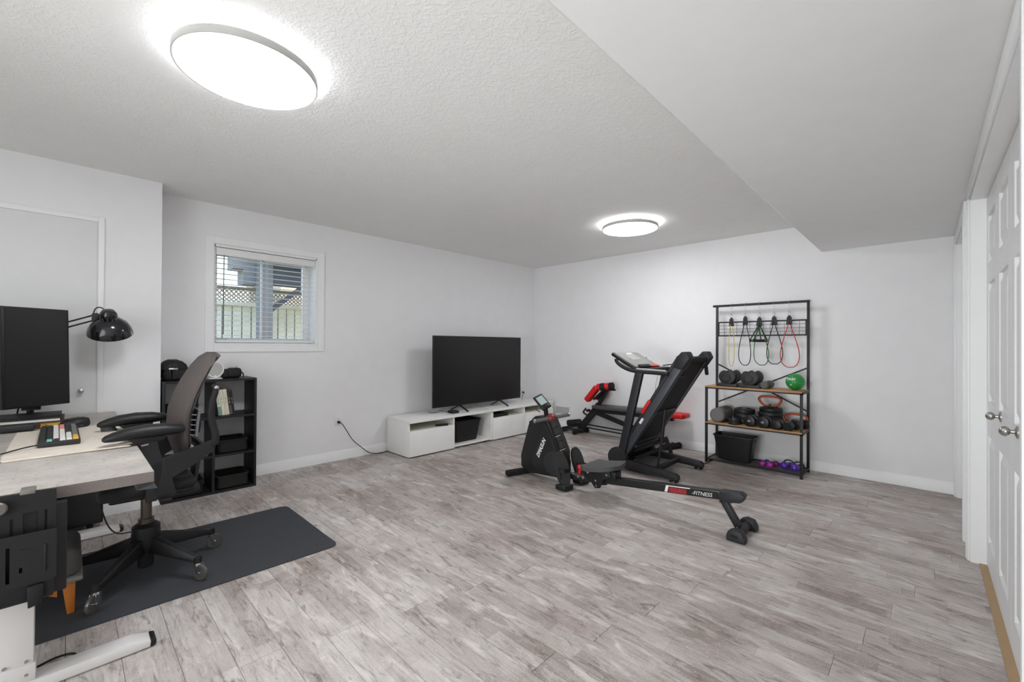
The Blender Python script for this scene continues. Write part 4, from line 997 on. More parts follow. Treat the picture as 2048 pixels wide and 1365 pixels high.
def hex_dumbbell(x, y, z, r, L, rot, m, label, name='hex_dumbbell', printed=None, group='small dumbbells on the rack', n=6, hm=None, lean=0):
    t = thing(name, label, 'dumbbell', (x, y, z), group)
    d = V((math.sin(R(rot)), math.cos(R(rot)), 0)); c = V((x, y, z+r*(math.cos(PI/n) if n < 12 else 1)))
    hl = L*.3
    for s in (-1, 1):
        p, q = c+d*s*(L/2), c+d*s*(L/2-hl)
        a, b_, _ = basis(q-p); rings = []
        for f, rr in ((0, .82), (.12, 1), (.85, 1), (1, .8)):
            ph = PI/n if n < 12 else 0
            o = p+(q-p)*f
            up = V((0, 0, 1)); sd = d.cross(up)
            rings.append([o+(sd*math.cos(2*PI*k/n+ph-PI/2)+up*math.sin(2*PI*k/n+ph-PI/2))*r*rr for k in range(n)])
        hd_ = obj('head', B().rings(rings), m, t)
        if printed and s == -1:
            text(printed, r*.5, p-d*.0015, (d.y*1, -d.x, 0), (0, 0, 1), ink_m, hd_, 'weight_number')
    obj('handle', B().cyl(c-d*(L/2-hl), c+d*(L/2-hl), .013, 14), hm or steel_m, t)
    return t
db_m = mat('black_rubber_head', '2b2b2d', .4, bump=.15, bscale=200)
hex_dumbbell(-1.118, 4.775, .801, .038, .19, 4, mat('grey_cast_weight', '55534f', .5), 'small grey cast dumbbell right of the adjustable ones on the top shelf', 'small_dumbbell', n=16)
hex_dumbbell(-1.240, 4.700, .426, .054, .12, 6, db_m, 'round black dumbbell marked 10, left in the middle shelf row', 'round_dumbbell', '10', n=16)
hex_dumbbell(-1.122, 4.700, .426, .055, .12, 6, db_m, 'round black dumbbell marked 10, second in the middle shelf row', 'round_dumbbell', '10', n=16)
hex_dumbbell(-1.010, 4.700, .426, .050, .12, 8, db_m, 'black hex dumbbell, third in the middle shelf row')
hex_dumbbell(-.905, 4.745, .426, .050, .18, 14, db_m, 'black hex dumbbell at the right end of the middle shelf row')
hex_dumbbell(-.865, 4.900, .426, .048, .13, 60, db_m, 'black hex dumbbell lying crosswise behind the row, by the right post')

# medicine ball
ball_m = mat('green_rubber_ball', '1f8a3c', .35, bump=.2, bscale=300)
mbl = thing('medicine_ball', 'green medicine ball marked 4 at the right end of the top shelf', 'ball', (-.889, 4.80, .801))
bc = V((-.889, 4.80, .880)); br = .0785
obj('sphere', B().ball(bc, br, 32, 20), ball_m, mbl)
seam_m = mat('pale_green_seam', '56b06f', .5)
toc = (V((0, 0, 1.21))-bc).normalized()
for tiltv in ((.12, 0, 1), (.2, .9, .35), (.95, -.1, .1)):
    a, b_, _ = basis(tiltv); obj('seam', B().tube([bc+(a*math.cos(2*PI*k/40)+b_*math.sin(2*PI*k/40))*br for k in range(40)], .0014, 6, closed=True), seam_m, mbl)
fr_ = V((0, -1, 0)); 
text('TRUST', .027, bc+V((-.020, -.0740, .026)), (1, -.28, 0), (0, .35, 1), ink_m, mbl, bold=.0006)
text('4', .026, bc+V((-.022, -.0725, -.026)), (1, -.28, 0), (0, -.35, 1), ink_m, mbl, bold=.0008)

# middle shelf: foam roller, plates, kettlebell handles
fr = thing('foam_roller', 'grey foam roller lying front to back at the left of the middle shelf', 'foam roller', (-1.552, 4.81, .426))
rfm = mat('grey_foam', '6e6b68', .85, bump=.4, bscale=150)
obj('roller', B().cyl((-1.552, 4.668, .500), (-1.545, 4.955, .500), .073, 32, .006), rfm, fr)
obj('end_face', B().cyl((-1.5522, 4.664, .500), (-1.552, 4.670, .500), .060, 32, .002), mat('grey_foam_end', '757270', .8), fr)
pl_m = mat('dark_weight_plate', '2c2e30', .45, bump=.15, bscale=250)
def wplate(x, y, z, r, h, label):
    t = thing('weight_plate', label, 'weight plate', (x, y, z), 'weight plates on the middle shelf')
    obj('disc', B().lathe([(.02, 0), (r*.93, 0), (r, h*.25), (r, h*.75), (r*.93, h), (r*.72, h), (r*.68, h*.82), (r*.3, h*.82), (r*.26, h), (.02, h)], (x, y, z), (0, 0, 1), 32), pl_m, t)
    obj('hub_ring', B().lathe([(.012, 0), (.022, 0), (.022, h*1.0), (.012, h*1.0)], (x, y, z+.0005), (0, 0, 1), 18), steel_m, t)
z = .426
for k, (nm, r) in enumerate((('bottom', .106), ('middle', .102), ('top', .099))):
    wplate(-1.345+.004*(k % 2), 4.855, z, r, .048, 'black weight plate, %s of the stack of three beside the foam roller' % nm); z += .049
z = .426
for nm, r, h in (('lower', .082, .026), ('upper', .080, .030)):
    wplate(-1.372, 4.737, z, r, h, 'small grey-black plate, %s of the low pair at the shelf front' % nm) if False else None
    z += h
z = .426
for nm, r, h in (('lower', .060, .026), ('upper', .058, .030)):
    wplate(-1.392, 4.695, z, r, h, '%s plate of the small low pair at the front edge of the middle shelf' % nm); z += h+.001
z = .426
for k, (nm, r) in enumerate((('bottom', .108), ('second', .106), ('third', .108), ('top', .102))):
    wplate(-1.108+.003*(k % 2), 4.862, z, r, .046 if k < 3 else .040, 'black weight plate, %s of the stack of four under the orange handle' % nm); z += .047
def kettle_handle(x, y, z, w, h, label, sq=1.0):
    t = thing('kettlebell_handle', label, 'kettlebell handle', (x, y, z), 'orange clamp-on kettlebell handles')
    pts = [(x-w*.22, z+.012), (x-w*.40, z+h*.38), (x-w*.50, z+h*.70), (x-w*.42, z+h*.95), (x-w*.15, z+h), (x+w*.15, z+h), (x+w*.42, z+h*.95), (x+w*.50, z+h*.70), (x+w*.40, z+h*.38), (x+w*.22, z+.012)]
    obj('outer_grip', B().tube([(a, y, b_) for a, b_ in pts], .0105, 10, closed=True, sm=2), orange_m, t)
    def ins(k): 
        cx_, cz_ = x, z+h*.55
        return [(cx_+(a-cx_)*k, y, cz_+(b_-cz_)*k) for a, b_ in pts]
    obj('dark_edge', B().tube([(a, yy, b_) for a, yy, b_ in ins(1.07)], .007, 8, closed=True, sm=2), mat('dark_brown_rubber', '33201a', .6), t)
    obj('base_pad', B().box(x-w*.24, y-.02, z, x+w*.24, y+.02, z+.014, .004), mat('dark_brown_rubber2', '2b211e', .6), t)
    obj('clamp_nut', B().cyl((x, y, z+.012), (x, y, z+.032), .010, 12), black_m, t)
kettle_handle(-1.110, 4.845, .426+.047*4-.006, .195, .108, 'orange kettlebell handle standing on the tall stack of weight plates')
kettle_handle(-.90, 4.925, .426, .185, .128, 'orange kettlebell handle standing behind the dumbbells at the right of the middle shelf')
# bottom shelf
bin_('storage_bin', -1.60, -1.215, 4.672, 4.90, .041, .300, .04, black_m, 'black plastic storage bin on the bottom of the metal rack', 'bin', 'x')
pk = mat('magenta_vinyl', 'a02a92', .3, coat=.3); pp = mat('purple_vinyl', '4b2596', .3, coat=.3); mg = mat('berry_vinyl', '7d2068', .4)
def ball_dumbbell(x, y, r, L, rot, m, label, m2=None):
    t = thing('round_dumbbell', label, 'dumbbell', (x, y, .040), 'small coloured dumbbells on the bottom of the rack')
    d = V((math.sin(R(rot)), math.cos(R(rot)), 0)); c = V((x, y, .0385+r))
    for s in (-1, 1): obj('head', B().ball(c+d*s*(L/2-r), (r, r, r), 20, 12), m if s < 0 or not m2 else m2, t)
    obj('handle', B().cyl(c-d*(L/2-r), c+d*(L/2-r), r*.42, 12), m2 or m, t)
ball_dumbbell(-1.135, 4.765, .028, .155, 10, pk, 'magenta dumbbell with round heads, nearest the black bin', pp)
ball_dumbbell(-1.062, 4.752, .030, .160, 18, pk, 'magenta dumbbell with round heads, beside the two purple weights', mg)
def ring_weight(x, y, label):
    t = thing('ring_handle_weight', label, 'hand weight', (x, y, .040), 'purple hand weights with black loops')
    obj('ball_head', B().ball((x, y, .0385+.038), (.038, .040, .038), 22, 14), pp, t)
    obj('neck', B().cyl((x+.012, y+.03, .07), (x+.03, y+.075, .07), .022, 14), mg, t)
    obj('loop', B().tube([(x+.02+.042*math.cos(a), y+.07, .085+.036*math.sin(a)) for a in [2*PI*k/20 for k in range(20)]], .006, 8, closed=True), black_m, t)
    obj('tail_ball', B().ball((x+.03, y+.085, .0385+.030), .030, 16, 10), pp, t)
ring_weight(-.965, 4.755, 'purple hand weight with black loop, left of the two')
ring_weight(-.880, 4.738, 'purple hand weight with black loop, next to the right rack post')

# ================================================================ WEIGHT BENCH
wb = thing('weight_bench', 'adjustable black weight bench with red pads behind the treadmill', 'weight bench', (-2.8, 4.9, 0))
fm = blackmt_m
obj('front_foot_bar', B().cyl((-3.43, 4.78, .032), (-3.40, 5.03, .032), .022, 14).bar((-3.60, 4.80, .05), (-3.38, 4.93, .055), .03, .03), fm, wb)
obj('foot_cap', B().cyl((-3.435, 4.765, .032), (-3.43, 4.80, .032), .032, 16, .006), rub_m, wb)
obj('foot_cap', B().cyl((-3.40, 5.01, .032), (-3.395, 5.045, .032), .032, 16, .006), rub_m, wb)
obj('low_ankle_roller', B().cyl((-3.62, 4.76, .050), (-3.60, 4.86, .052), .036, 18, .008), foam_m, wb)
obj('ankle_roller', B().cyl((-3.575, 4.82, .135), (-3.47, 4.99, .14), .045, 20, .008), foam_m, wb)
obj('ankle_roller_arm', B().bar((-3.60, 4.86, .065), (-3.44, 4.93, .10), .025, .025).bar((-3.50, 4.9, .14), (-3.40, 4.93, .16), .03, .03), fm, wb)
obj('inclined_post', B().bar((-3.45, 4.93, .05), (-3.13, 4.93, .42), .05, .085, (0, 1, 0), .005), fm, wb)
obj('upper_post', B().bar((-3.20, 4.93, .34), (-2.99, 4.93, .66), .036, .048, (0, 1, 0), .004), fm, wb)
obj('sleeve_collar', B().bar((-3.20, 4.93, .335), (-3.13, 4.93, .43), .062, .08, (0, 1, 0), .006), black_m, wb)
obj('adjust_knob', B().cyl((-3.27, 4.90, .34), (-3.27, 4.84, .34), .018, 8).cyl((-3.33, 4.93, .26), (-3.38, 4.91, .30), .012, 10).bar((-3.38, 4.91, .30), (-3.33, 4.91, .36), .012, .02), black_m, wb)
def red_pad(xa, za, xb, zb, y0, y1, w, nm='thigh_pad'):
    d = V((xb-xa, 0, zb-za)).normalized(); n = V((-d.z, 0, d.x))
    p = V((xa, (y0+y1)/2, za)); q = V((xb, (y0+y1)/2, zb))
    return obj(nm, B().bar(p, q, y1-y0, w, (0, 1, 0), .022, 4), red_m, wb)
red_pad(-3.27, .475, -3.10, .675, 4.79, 4.89, .075)
red_pad(-3.20, .475, -3.04, .665, 4.965, 5.05, .07)
obj('red_roller', B().cyl((-3.11, 4.83, .665), (-2.99, 4.86, .685), .045, 22, .012), red_m, wb)
obj('roller_band', B().cyl((-3.06, 4.835, .672), (-3.0, 4.85, .682), .049, 22, .004), black_m, wb)
obj('red_roller', B().cyl((-3.0, 4.85, .682), (-2.95, 4.865, .69), .044, 22, .006), red_m, wb)
obj('foam_end', B().cyl((-2.95, 4.865, .69), (-2.885, 4.88, .698), .045, 22, .010), foam_m, wb)
obj('pad_plate', B().bar((-3.17, 4.93, .50), (-2.99, 4.93, .66), .20, .018, (0, 1, 0)), fm, wb)
obj('handle_horn', B().tube([(-3.02, 4.93, .635), (-2.95, 4.90, .642), (-2.865, 4.87, .648)], .014, 12, sm=1), foam_m, wb)
obj('main_beam', B().bar((-3.22, 4.93, .345), (-2.12, 4.93, .36), .055, .05, (0, 1, 0), .004), fm, wb)
obj('bench_pad', B().prism([(-3.20, 4.84, .375), (-3.05, 4.80, .378), (-2.36, 4.80, .395), (-2.36, 5.03, .395), (-3.05, 5.03, .378), (-3.20, 4.99, .375)], (0, 0, .045), .014, 3), mat('grey_black_vinyl', '4a4a4b', .5), wb)
obj('seat_pad', B().prism([(-2.34, 4.82, .372), (-1.985, 4.82, .38), (-1.955, 4.86, .382), (-1.955, 5.0, .382), (-1.985, 5.03, .38), (-2.34, 5.03, .372)], (0, 0, .055), .018, 4), red_m, wb)
obj('diagonal_strut', B().bar((-3.22, 4.93, .325), (-2.22, 4.93, .08), .04, .055, (0, 1, 0), .004), fm, wb)
for yy in (4.90, 4.96): obj('floor_rod', B().cyl((-3.40, yy, .10 if yy < 4.93 else .13), (-2.35, yy, .085 if yy < 4.93 else .11), .009, 8), fm, wb)
obj('rear_leg', B().bar((-2.46, 4.93, .33), (-2.32, 4.93, .06), .04, .04, (0, 1, 0)).bar((-2.34, 4.93, .09), (-2.17, 4.93, .045), .04, .04, (0, 1, 0)), mat('grey_metal', '5d5e60', .5), wb)
obj('rear_foot_roller', B().cyl((-2.19, 4.80, .034), (-2.10, 5.04, .034), .033, 20, .005), foam_m, wb)
obj('roller_cap', B().cyl((-2.105, 5.03, .034), (-2.10, 5.05, .034), .037, 18, .004), rub_m, wb)
obj('tension_band', B().cyl((-2.31, 4.86, .37), (-2.33, 4.84, .19), .004, 8), bandc['yellow'], wb)
obj('orange_clip', B().box(-2.345, 4.825, .135, -2.315, 4.86, .20, .004), mat('amber_plastic', 'd99a2b', .4), wb)

# ================================================================ TREADMILL
tm = thing('folding_treadmill', 'black folding treadmill with its deck folded upright and a grey console', 'treadmill', (-1.9, 4.04, 0))
tb = mat('treadmill_charcoal', '323337', .5, bump=.05); tdk = mat('treadmill_side_rail', '3e4046', .45)
yn, yfar = 3.745, 4.325
for yy in (yn, yfar):
    obj('base_rail', B().xz([(-2.20, .045), (-2.20, .10), (-2.02, .118), (-1.585, .078), (-1.560, .06), (-1.560, .025), (-1.60, .022)], yy-.028, yy+.028, .006, 2), tb, tm)
    for xx in (-1.63, -1.585): obj('rubber_foot', B().cyl((xx, yy-.02, .014), (xx, yy+.02, .014), .0145, 12), rub_m, tm)
    obj('upright', B().bar((-2.14, yy, .09), (-1.935, yy, .985), .045, .075, (0, 1, 0), .005), tb, tm)
    obj('pivot_cover', B().lathe([(.095, 0), (.10, .006), (.10, .05), (.095, .056)], (-2.165, yy-.028, .122), (0, 1, 0), 28), charc_m, tm)
    obj('rail_wheel', B().cyl((-2.20, yy-.02, .03), (-2.20, yy+.02, .03), .03, 16), rub_m, tm)
for xx in (-2.16, -1.80): obj('cross_bar', B().box(xx-.02, yn, .045, xx+.02, yfar, .085, .003), tb, tm)
obj('floor_plate', B().box(-2.12, yn+.03, .04, -1.84, yfar-.03, .05), mat('grey_floor_plate', '6b6863', .6), tm)
# handlebar loop and console
for yy in (yn-.005, yfar+.005):
    obj('hand_rail', B().tube([(-1.66, yy, .965), (-1.80, yy, .970), (-1.95, yy, .972), (-2.05, yy, .985), (-2.13, yy, 1.02), (-2.175, yy, 1.055), (-2.185, yy, 1.085)], .022, 12, sm=2), tb, tm)
    obj('grip_strip', B().tube([(-1.68, yy, .983), (-1.80, yy, .988), (-1.95, yy, .990), (-2.05, yy, 1.003), (-2.12, yy, 1.035), (-2.16, yy, 1.068)], .012, 8, sm=2), mat('silver_strip', 'b4b3b0', .35, .4), tm)
obj('console_bridge', B().box(-1.98, yn, .955, -1.90, yfar, 1.0, .01), tb, tm)
gc = mat('grey_console_face', '8f8e8a', .4)
pa, pb_ = V((-2.215, 0, 1.145)), V((-1.965, 0, 1.005)); dd = (pb_-pa).normalized(); nn = V((-dd.z, 0, dd.x)); nn = nn if nn.z > 0 else -nn
def con(k0, k1, y0, y1, d0, d1): return [pa+(pb_-pa)*k+V((0, y, 0))+nn*d for d in (d0, d1) for k, y in ((k0, y0), (k1, y0), (k1, y1), (k0, y1))]
obj('console_body', B().hexa(con(-.04, 1.02, yn-.02, yfar-.10, -.035, 0), .012, 3), black_m, tm)
cf = obj('console_face', B().hexa(con(0, .95, yn-.005, yfar-.12, 0, .004), .001), gc, tm)
obj('display', B().hexa(con(.14, .55, yn+.12, yfar-.26, .004, .006)), mat('grey_display', '9d9c96', .25), cf)
obj('logo_patch', B().hexa(con(.07, .15, yn+.20, yn+.30, .004, .0055)), ink_m, cf)
obj('phone_ledge', B().hexa(con(.90, 1.05, yn+.05, yn+.26, .002, .02), .003), rub_m, tm)
obj('red_key_strip', B().hexa(con(.92, 1.03, yn+.27, yfar-.13, .002, .014), .002), red_m, tm)
obj('safety_key', B().bar((-1.93, 4.22, 1.015), (-1.80, 4.28, 1.035), .012, .010).bar((-1.84, 4.24, 1.02), (-1.76, 4.28, 1.045), .02, .006), rub_m, tm)
obj('key_cord', B().tube([(-1.93, 4.12, .96), (-1.96, 4.12, .80), (-1.985, 4.12, .60)], .0015, 6), black_m, tm)
# deck folded up
A0, A1 = V((-2.10, 0, .16)), V((-1.505, 0, 1.115))
du = (A1-A0).normalized(); dn = V((du.z, 0, -du.x))    # dn points to +x (underside of the deck)
def dk_(a0, a1, y0, y1, d0, d1): return [A0+du*a+V((0, y, 0))+dn*d for d in (d0, d1) for a, y in ((a0, y0), (a1, y0), (a1, y1), (a0, y1))]
L_ = (A1-A0).length
obj('deck', B().hexa(dk_(.02, L_-.02, yn+.07, yfar-.05, -.012, .012), .002), mat('deck_underside', '242226', .55), tm)
obj('belt', B().hexa(dk_(.03, L_-.01, yn+.10, yfar-.08, -.016, -.012)), rub_m, tm)
obj('belt_return', B().hexa(dk_(.05, L_-.06, yn+.10, yfar-.08, .012, .016)), mat('belt_black', '1f1e21', .6), tm)
for y0, y1 in ((yn+.012, yn+.085), (yfar-.07, yfar-.012)):
    obj('side_rail', B().hexa(dk_(.0, L_-.03, y0, y1, -.05, .022), .006), tdk, tm)
obj('side_rail_cap', B().hexa(dk_(.0, L_-.03, yn+.008, yn+.05, -.075, -.05), .004), tb, tm)
obj('red_side_badge', B().hexa(dk_(.45, .60, yn+.0, yn+.03, -.085, -.052), .008, 3), red_m, tm)
obj('sticker', B().hexa(dk_(.355, .415, yn+.006, yn+.0115, -.045, -.022)), ink_m, tm)
obj('roller', B().cyl(A0+du*(L_-.03)+V((0, yn+.07, 0)), A0+du*(L_-.03)+V((0, yfar-.06, 0)), .03, 20), rub_m, tm)
for s, (y0, y1) in enumerate(((yn-.0, yn+.11), (yfar-.09, yfar+.012))):
    prof_ = [(L_-.14, -.055), (L_-.05, -.072), (L_+.02, -.06), (L_+.045, -.02), (L_+.01, .035), (L_-.12, .03)]
    obj('end_cap', B().prism([A0+du*a+dn*d+V((0, y0, 0)) for a, d in prof_], (0, y1-y0, 0), .010, 3), tb, tm)
    obj('transport_foot', B().bar(A0+du*(L_-.09)+dn*.03+V((0, (y0+y1)/2, 0)), A0+du*(L_-.16)+dn*.085+V((0, (y0+y1)/2, 0)), .032, .032, (0, 1, 0), .012, 3) if s else B().bar(A0+du*(L_-.2)+dn*.02+V((0, y0+.08, 0)), A0+du*(L_-.2)+dn*.026+V((0, y0+.17, 0)), .05, .006, (1, 0, 0)), rub_m if s else tdk, tm)
obj('deck_crossmember', B().hexa(dk_(.50, .53, yn+.07, yfar-.06, .014, .03), .003).hexa(dk_(.10, .13, yn+.06, yfar-.06, .014, .05), .003), tb, tm)
obj('incline_frame', B().bar((-2.06, yn+.10, .19), (-1.90, yfar-.05, .255), .02, .03).bar((-2.03, yn+.10, .12), (-1.84, yfar-.05, .22), .02, .03).bar((-1.92, yfar-.06, .28), (-1.86, yfar-.06, .12), .03, .03), tb, tm)
obj('motor_hood', B().hexa(dk_(-.06, .16, yn+.06, yfar-.04, -.10, .03), .02, 3), black_m, tm)
obj('lift_cylinder', B().cyl((-1.785, 3.80, .085), (-1.745, 3.80, .36), .011, 12).cyl((-1.745, 3.80, .36), (-1.715, 3.80, .63), .017, 12), black_m, tm)
obj('cylinder_bracket', B().bar((-1.93, 3.80, .055), (-1.77, 3.80, .09), .022, .022, (0, 1, 0)).bar((-1.785, 3.80, .075), (-1.79, yfar, .06), .02, .02), tb, tm)
obj('power_lead', B().tube([(-2.05, yfar+.10, .012), (-1.95, 4.5, .008), (-1.80, 4.52, .008), (-1.70, 4.50, .008), (-1.62, 4.54, .008), (-1.60, 4.62, .02), (-1.605, 4.64, .03)], .0045, 8, sm=3).cyl((-1.62, 4.63, .030), (-1.59, 4.65, .034), .014, 12, .003), rub_m, tm)
text('ELECTRONICS', .016, V((-1.955, yfar-.025, .84)), (.22, 0, .97), (-.97, 0, .22), ink_m, tm)

# ================================================================ ROWING MACHINE
rw = thing('rowing_machine', 'black rowing machine with a long low rail and red details', 'rowing machine', (-1.75, 3.0, 0))
rb = mat('rower_black', '262629', .42, bump=.08, bscale=500)
yc = 3.0
obj('front_foot', B().bar((-2.775, 2.80, .032), (-2.64, 3.20, .032), .062, .052, None, .02, 4), rub_m, rw)
obj('front_foot_sleeve', B().bar((-2.745, 2.875, .037), (-2.67, 3.12, .037), .056, .048, None, .012, 3), black_m, rw)
hull = [(-2.715, .085), (-2.72, .19), (-2.625, .49), (-2.60, .505), (-2.58, .545), (-2.545, .572), (-2.42, .578), (-2.39, .54), (-2.30, .37), (-2.235, .20), (-2.235, .07), (-2.62, .045)]
obj('flywheel_housing', B().xz(hull, 2.935, 3.075, .016, 3), rb, rw)
pan = [(-2.575, .135), (-2.43, .52), (-2.40, .50), (-2.31, .34), (-2.28, .20), (-2.32, .10), (-2.50, .075)]
pn = obj('side_panel', B().xz(pan, 2.929, 2.937, .003, 2), mat('rower_panel', '2d2c2f', .35), rw)
ta, tb_ = V((-2.505, 2.928, .205)), V((-2.420, 2.928, .385))
xd = (tb_-ta).normalized()
text('DMASUN', .052, (ta+tb_)/2, xd, (0, -1, 0) if False else V((0, 0, 0))+V((-xd.z, 0, xd.x)), ink_m, pn, shear=.35, bold=.0012, sx=.86)
# resistance reel cover and pivot disc
obj('belt_tunnel', B().prism([(-2.43, 2.955, .565), (-2.36, 2.955, .56), (-2.225, 2.955, .30), (-2.225, 2.955, .22), (-2.30, 2.955, .25)], (0, .09, 0), .010, 2), mat('rower_ridged', '34332f', .6), rw)
for f in (.18, .38, .58, .78):
    p = V((-2.345, 2.9545, .545)).lerp(V((-2.215, 2.9545, .27)), f)
    obj('tunnel_rib', B().bar(p+V((-.035, 0, -.018)), p+V((.03, 0, .014)), .004, .008, (0, 1, 0)), rub_m, rw)
    if f in (.38, .78): obj('silver_line', B().bar(p+V((-.03, -.001, -.03)), p+V((.028, -.001, -.002)), .003, .0022, (0, 1, 0)), ink_m, rw)
obj('pivot_disc', B().lathe([(.10, 0), (.105, .006), (.105, .012), (.085, .016)], (-2.32, 2.934, .185), (0, -1, 0), 30), mat('rower_disc', '39393a', .5), rw)
obj('neck_cap', B().ball((-2.395, 2.99, .565), (.045, .05, .042), 20, 12), dred_m, rw)
obj('pull_handle', B().tube([(-2.44, 2.82, .552), (-2.415, 2.90, .558), (-2.395, 2.99, .565), (-2.365, 3.08, .575), (-2.335, 3.16, .583)], .0165, 14, sm=1), mat('grey_grip_foam', '5f5c59', .8), rw)
for p, q in (((-2.443, 2.812, .5515), (-2.44, 2.82, .552)), ((-2.335, 3.16, .583), (-2.332, 3.168, .584))): obj('grip_end', B().cyl(p, q, .018, 14), steel_m, rw)
obj('console_mast', B().bar((-2.46, 3.0, .57), (-2.475, 3.0, .66), .035, .03, (0, 1, 0), .006).ball((-2.455, 3.0, .665), (.03, .03, .022)), black_m, rw)
m0, m1 = V((-2.44, 2.985, .655)), V((-2.555, 2.985, .752)); 
cd_ = (m1-m0).normalized(); cn = V((cd_.z, -.55, -cd_.x)).normalized(); cs_ = cd_.cross(cn).normalized()
def cb3(a0, a1, s0, s1, d0, d1): return [m0+cd_*a+cs_*s+cn*d for d in (d0, d1) for a, s in ((a0, s0), (a1, s0), (a1, s1), (a0, s1))]
obj('console', B().hexa(cb3(-.005, .155, -.05, .05, -.02, 0), .008, 3), black_m, rw)
obj('console_screen', B().hexa(cb3(.045, .135, -.034, .034, 0, .0015)), mat('lcd_grey_green', '9fb0ad', .2), rw)
obj('console_button', B().cyl(m0+cd_*.02, m0+cd_*.02+cn*.006, .014, 16), dred_m, rw)
obj('console_lead', B().tube([m0+cd_*.03-cn*.02, (-2.56, 2.97, .66), (-2.55, 2.96, .62), (-2.50, 2.96, .61)], .003, 6, sm=2), black_m, rw)
# rail
r0, r1 = V((-2.25, yc, .095)), V((-.845, yc, .245))
obj('slide_rail', B().bar(V((-1.98, yc, .1235)), r1, .055, .055, (0, 1, 0), .003), mat('rail_satin_black', '2f2f30', .35), rw)
obj('front_frame', B().bar((-2.60, yc, .06), (-1.96, yc, .115), .05, .045, (0, 1, 0), .003), fm, rw)
rd = (r1-V((-1.98, yc, .1235))).normalized(); rn = V((-rd.z, 0, rd.x))
def onrail(x, dz_=0): 
    t_ = (x+1.98)/(r1.x+1.98); p = V((-1.98, yc, .1235)).lerp(r1, t_); return p+rn*dz_
p = onrail(-.88)
obj('rail_end_cap', B().xz([(-.97, .190), (-.97, .262), (-.845, .275), (-.822, .262), (-.830, .225), (-.85, .212), (-.885, .210), (-.90, .199), (-.915, .206), (-.93, .194), (-.945, .200), (-.955, .190)], yc-.037, yc+.037, .003), tb, rw)
s0 = onrail(-1.335); s1 = onrail(-.99)
stk = obj('sticker_band', B().bar(onrail(-1.335, -.002)-V((0, .0282, 0)), onrail(-.975, -.002)-V((0, .0282, 0)), .001, .046, (0, 1, 0)), mat('sticker_black', '1b1b1c', .4), rw)
obj('white_bar', B().bar(onrail(-1.33, .021)-V((0, .0290, 0)), onrail(-1.16, .021)-V((0, .0290, 0)), .001, .006, (0, 1, 0)).prism([onrail(-1.345, -.022)-V((0, .0288, 0)), onrail(-1.325, -.022)-V((0, .0288, 0)), onrail(-1.310, .024)-V((0, .0288, 0)), onrail(-1.330, .024)-V((0, .0288, 0))], (0, -.0008, 0)), ink_m, stk)
obj('red_block', B().bar(onrail(-1.315, -.005)-V((0, .0288, 0)), onrail(-1.185, -.005)-V((0, .0288, 0)), .0008, .036, (0, 1, 0)), mat('red_sticker', '7e1a22', .5), stk)
text('SQUELS', .036, onrail(-1.247, -.005)-V((0, .0296, 0)), rd, rn, mat('bright_red_print', 'cf2b33', .5), stk, sx=.85)
text('-FITNESS', .036, onrail(-1.085, -.005)-V((0, .0296, 0)), rd, rn, ink_m, stk, shear=.25, sx=.98)
# rear stand
obj('rear_strut', B().bar((-.955, yc, .205), (-.862, yc, .055), .045, .040, (0, 1, 0), .003), tb, rw)
obj('rear_tube', B().cyl((-.845, 2.86, .036), (-.840, 3.15, .036), .026, 18), tb, rw)
for yy in (2.885, 3.135):
    obj('rear_foot', B().prism([(-.895, yy-.028, .003), (-.785, yy-.028, .003), (-.785, yy-.028, .030), (-.805, yy-.028, .070), (-.85, yy-.028, .078), (-.885, yy-.028, .062), (-.895, yy-.028, .035)], (0, .056, 0), .007, 3), tb, rw)
    obj('foot_slot', B().box(-.868, yy-.030, .030, -.828, yy-.0275, .045), rub_m, rw)
# seat carriage
obj('seat', B().slab([[(-2.005+.012, 2.86, .215), (-2.02, 2.93, .205), (-2.03, yc, .195), (-2.02, 3.07, .205), (-1.99, 3.14, .215)],
                      [(-1.93, 2.85, .212), (-1.93, 2.93, .196), (-1.93, yc, .188), (-1.93, 3.07, .196), (-1.93, 3.15, .212)],
                      [(-1.80, 2.85, .235), (-1.80, 2.93, .222), (-1.80, yc, .216), (-1.80, 3.07, .222), (-1.80, 3.15, .235)],
                      [(-1.735, 2.87, .250), (-1.72, 2.93, .246), (-1.71, yc, .242), (-1.72, 3.07, .246), (-1.735, 3.13, .250)]], (0, 0, .034)), mat('grey_seat_foam', '4b4a4a', .7, bump=.2, bscale=200), rw, ang=60)
obj('seat_carriage', B().xz([(-2.02, .135), (-2.0, .205), (-1.78, .225), (-1.765, .185), (-1.83, .150), (-1.865, .075), (-1.91, .066), (-1.955, .115)], 2.945, 2.953, .001).xz([(-2.02, .135), (-2.0, .205), (-1.78, .225), (-1.765, .185), (-1.83, .150), (-1.865, .075), (-1.91, .066), (-1.955, .115)], 3.047, 3.055, .001), black_m, rw)
for xx, zz in ((-1.975, .18), (-1.80, .195), (-1.90, .13), (-2.07, .125), (-2.02, .125)): obj('bolt', B().cyl((xx, 2.945, zz), (xx, 2.937, zz), .008, 12), chrome_m, rw)
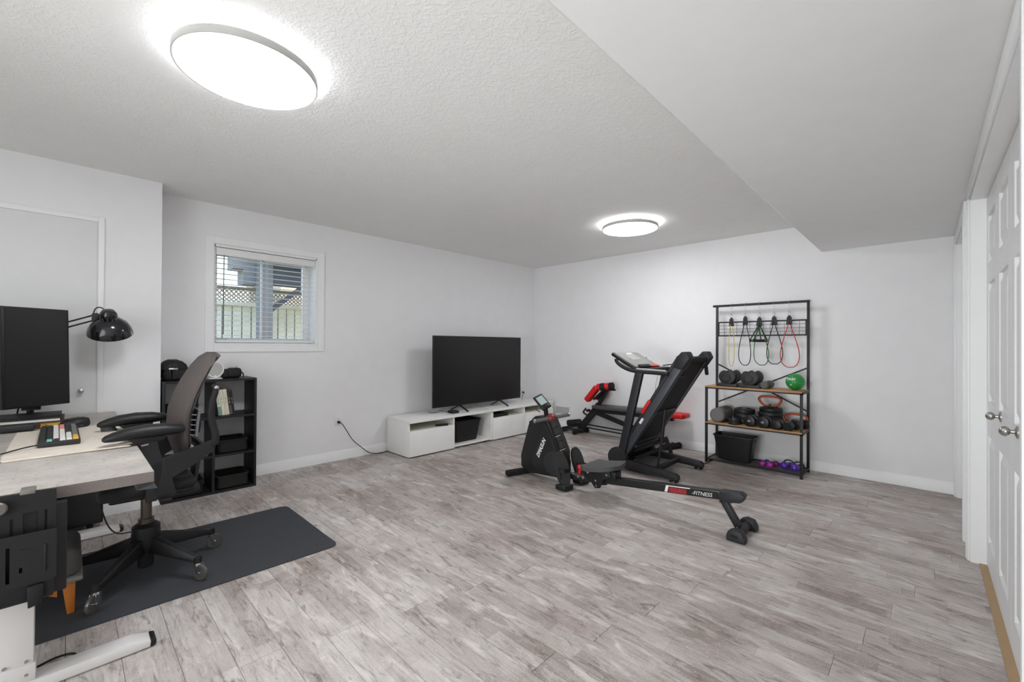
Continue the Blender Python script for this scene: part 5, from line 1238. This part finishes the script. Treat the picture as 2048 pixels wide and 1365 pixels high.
obj('silver_pin', B().cyl((-1.895, 2.944, .085), (-1.895, 2.936, .10), .007, 10, r2=.003), chrome_m, rw)
obj('rail_carriage_box', B().box(-1.80, 2.955, .16, -1.73, 3.045, .225, .004), black_m, rw)
# foot plates, one each side
for s in (-1, 1):
    yy = yc+s*.120
    wx, wy = (.62, .82) if s < 0 else (.3, .95)
    def outline(dd2):
        pts = []
        for k in range(24):
            a_ = 2*PI*k/24; tt = .150*math.cos(a_) + (.012 if math.cos(a_) > 0 else 0); ww = (.055 + .010*math.cos(a_))*math.sin(a_)
            pts.append(V((-2.20-.30*tt+dd2*.95+ww*wx, yy+ww*wy, .155+.95*tt+dd2*.3)))
        return pts
    q = obj('foot_plate', B().rings([outline(0), outline(.022)]), charc_m, rw, ang=50)
    obj('tread_rib', B().bar((-2.175, yy-.03, .09), (-2.195, yy-.03, .19), .006, .006).bar((-2.175, yy+.0, .07), (-2.20, yy, .22), .006, .006).bar((-2.175, yy+.03, .09), (-2.195, yy+.03, .19), .006, .006), rub_m, q)
    obj('foot_strap', B().slab([[(-2.19, yy-.048, .15), (-2.19, yy-.048, .18)], [(-2.145, yy-.035, .155), (-2.145, yy-.035, .185)], [(-2.135, yy+.035, .155), (-2.135, yy+.035, .185)], [(-2.19, yy+.048, .15), (-2.19, yy+.048, .18)]], (.004, 0, 0)), black_m, q)
    obj('heel_cup', B().prism([(-2.20-.03, yy-.05, .006), (-2.13, yy-.045, .006), (-2.10, yy+.045, .006), (-2.17, yy+.05, .006)], (0, 0, .05), .014, 3), black_m, q)
obj('pedal_axle', B().cyl((-2.21, yc-.12, .10), (-2.21, yc+.12, .10), .012, 12), steel_m, rw)
obj('tension_knob', B().cyl((-2.235, 2.935, .285), (-2.235, 2.915, .285), .022, 16, .004), dred_m, rw)
obj('red_stop', B().ball((-2.095, yc, .185), (.026, .022, .022), 16, 10).cyl((-2.095, yc, .12), (-2.095, yc, .18), .012, 12), red_m, rw)
obj('mid_plate', B().box(-2.16, yc-.03, .118, -2.02, yc+.03, .126, .002), steel_m, rw)
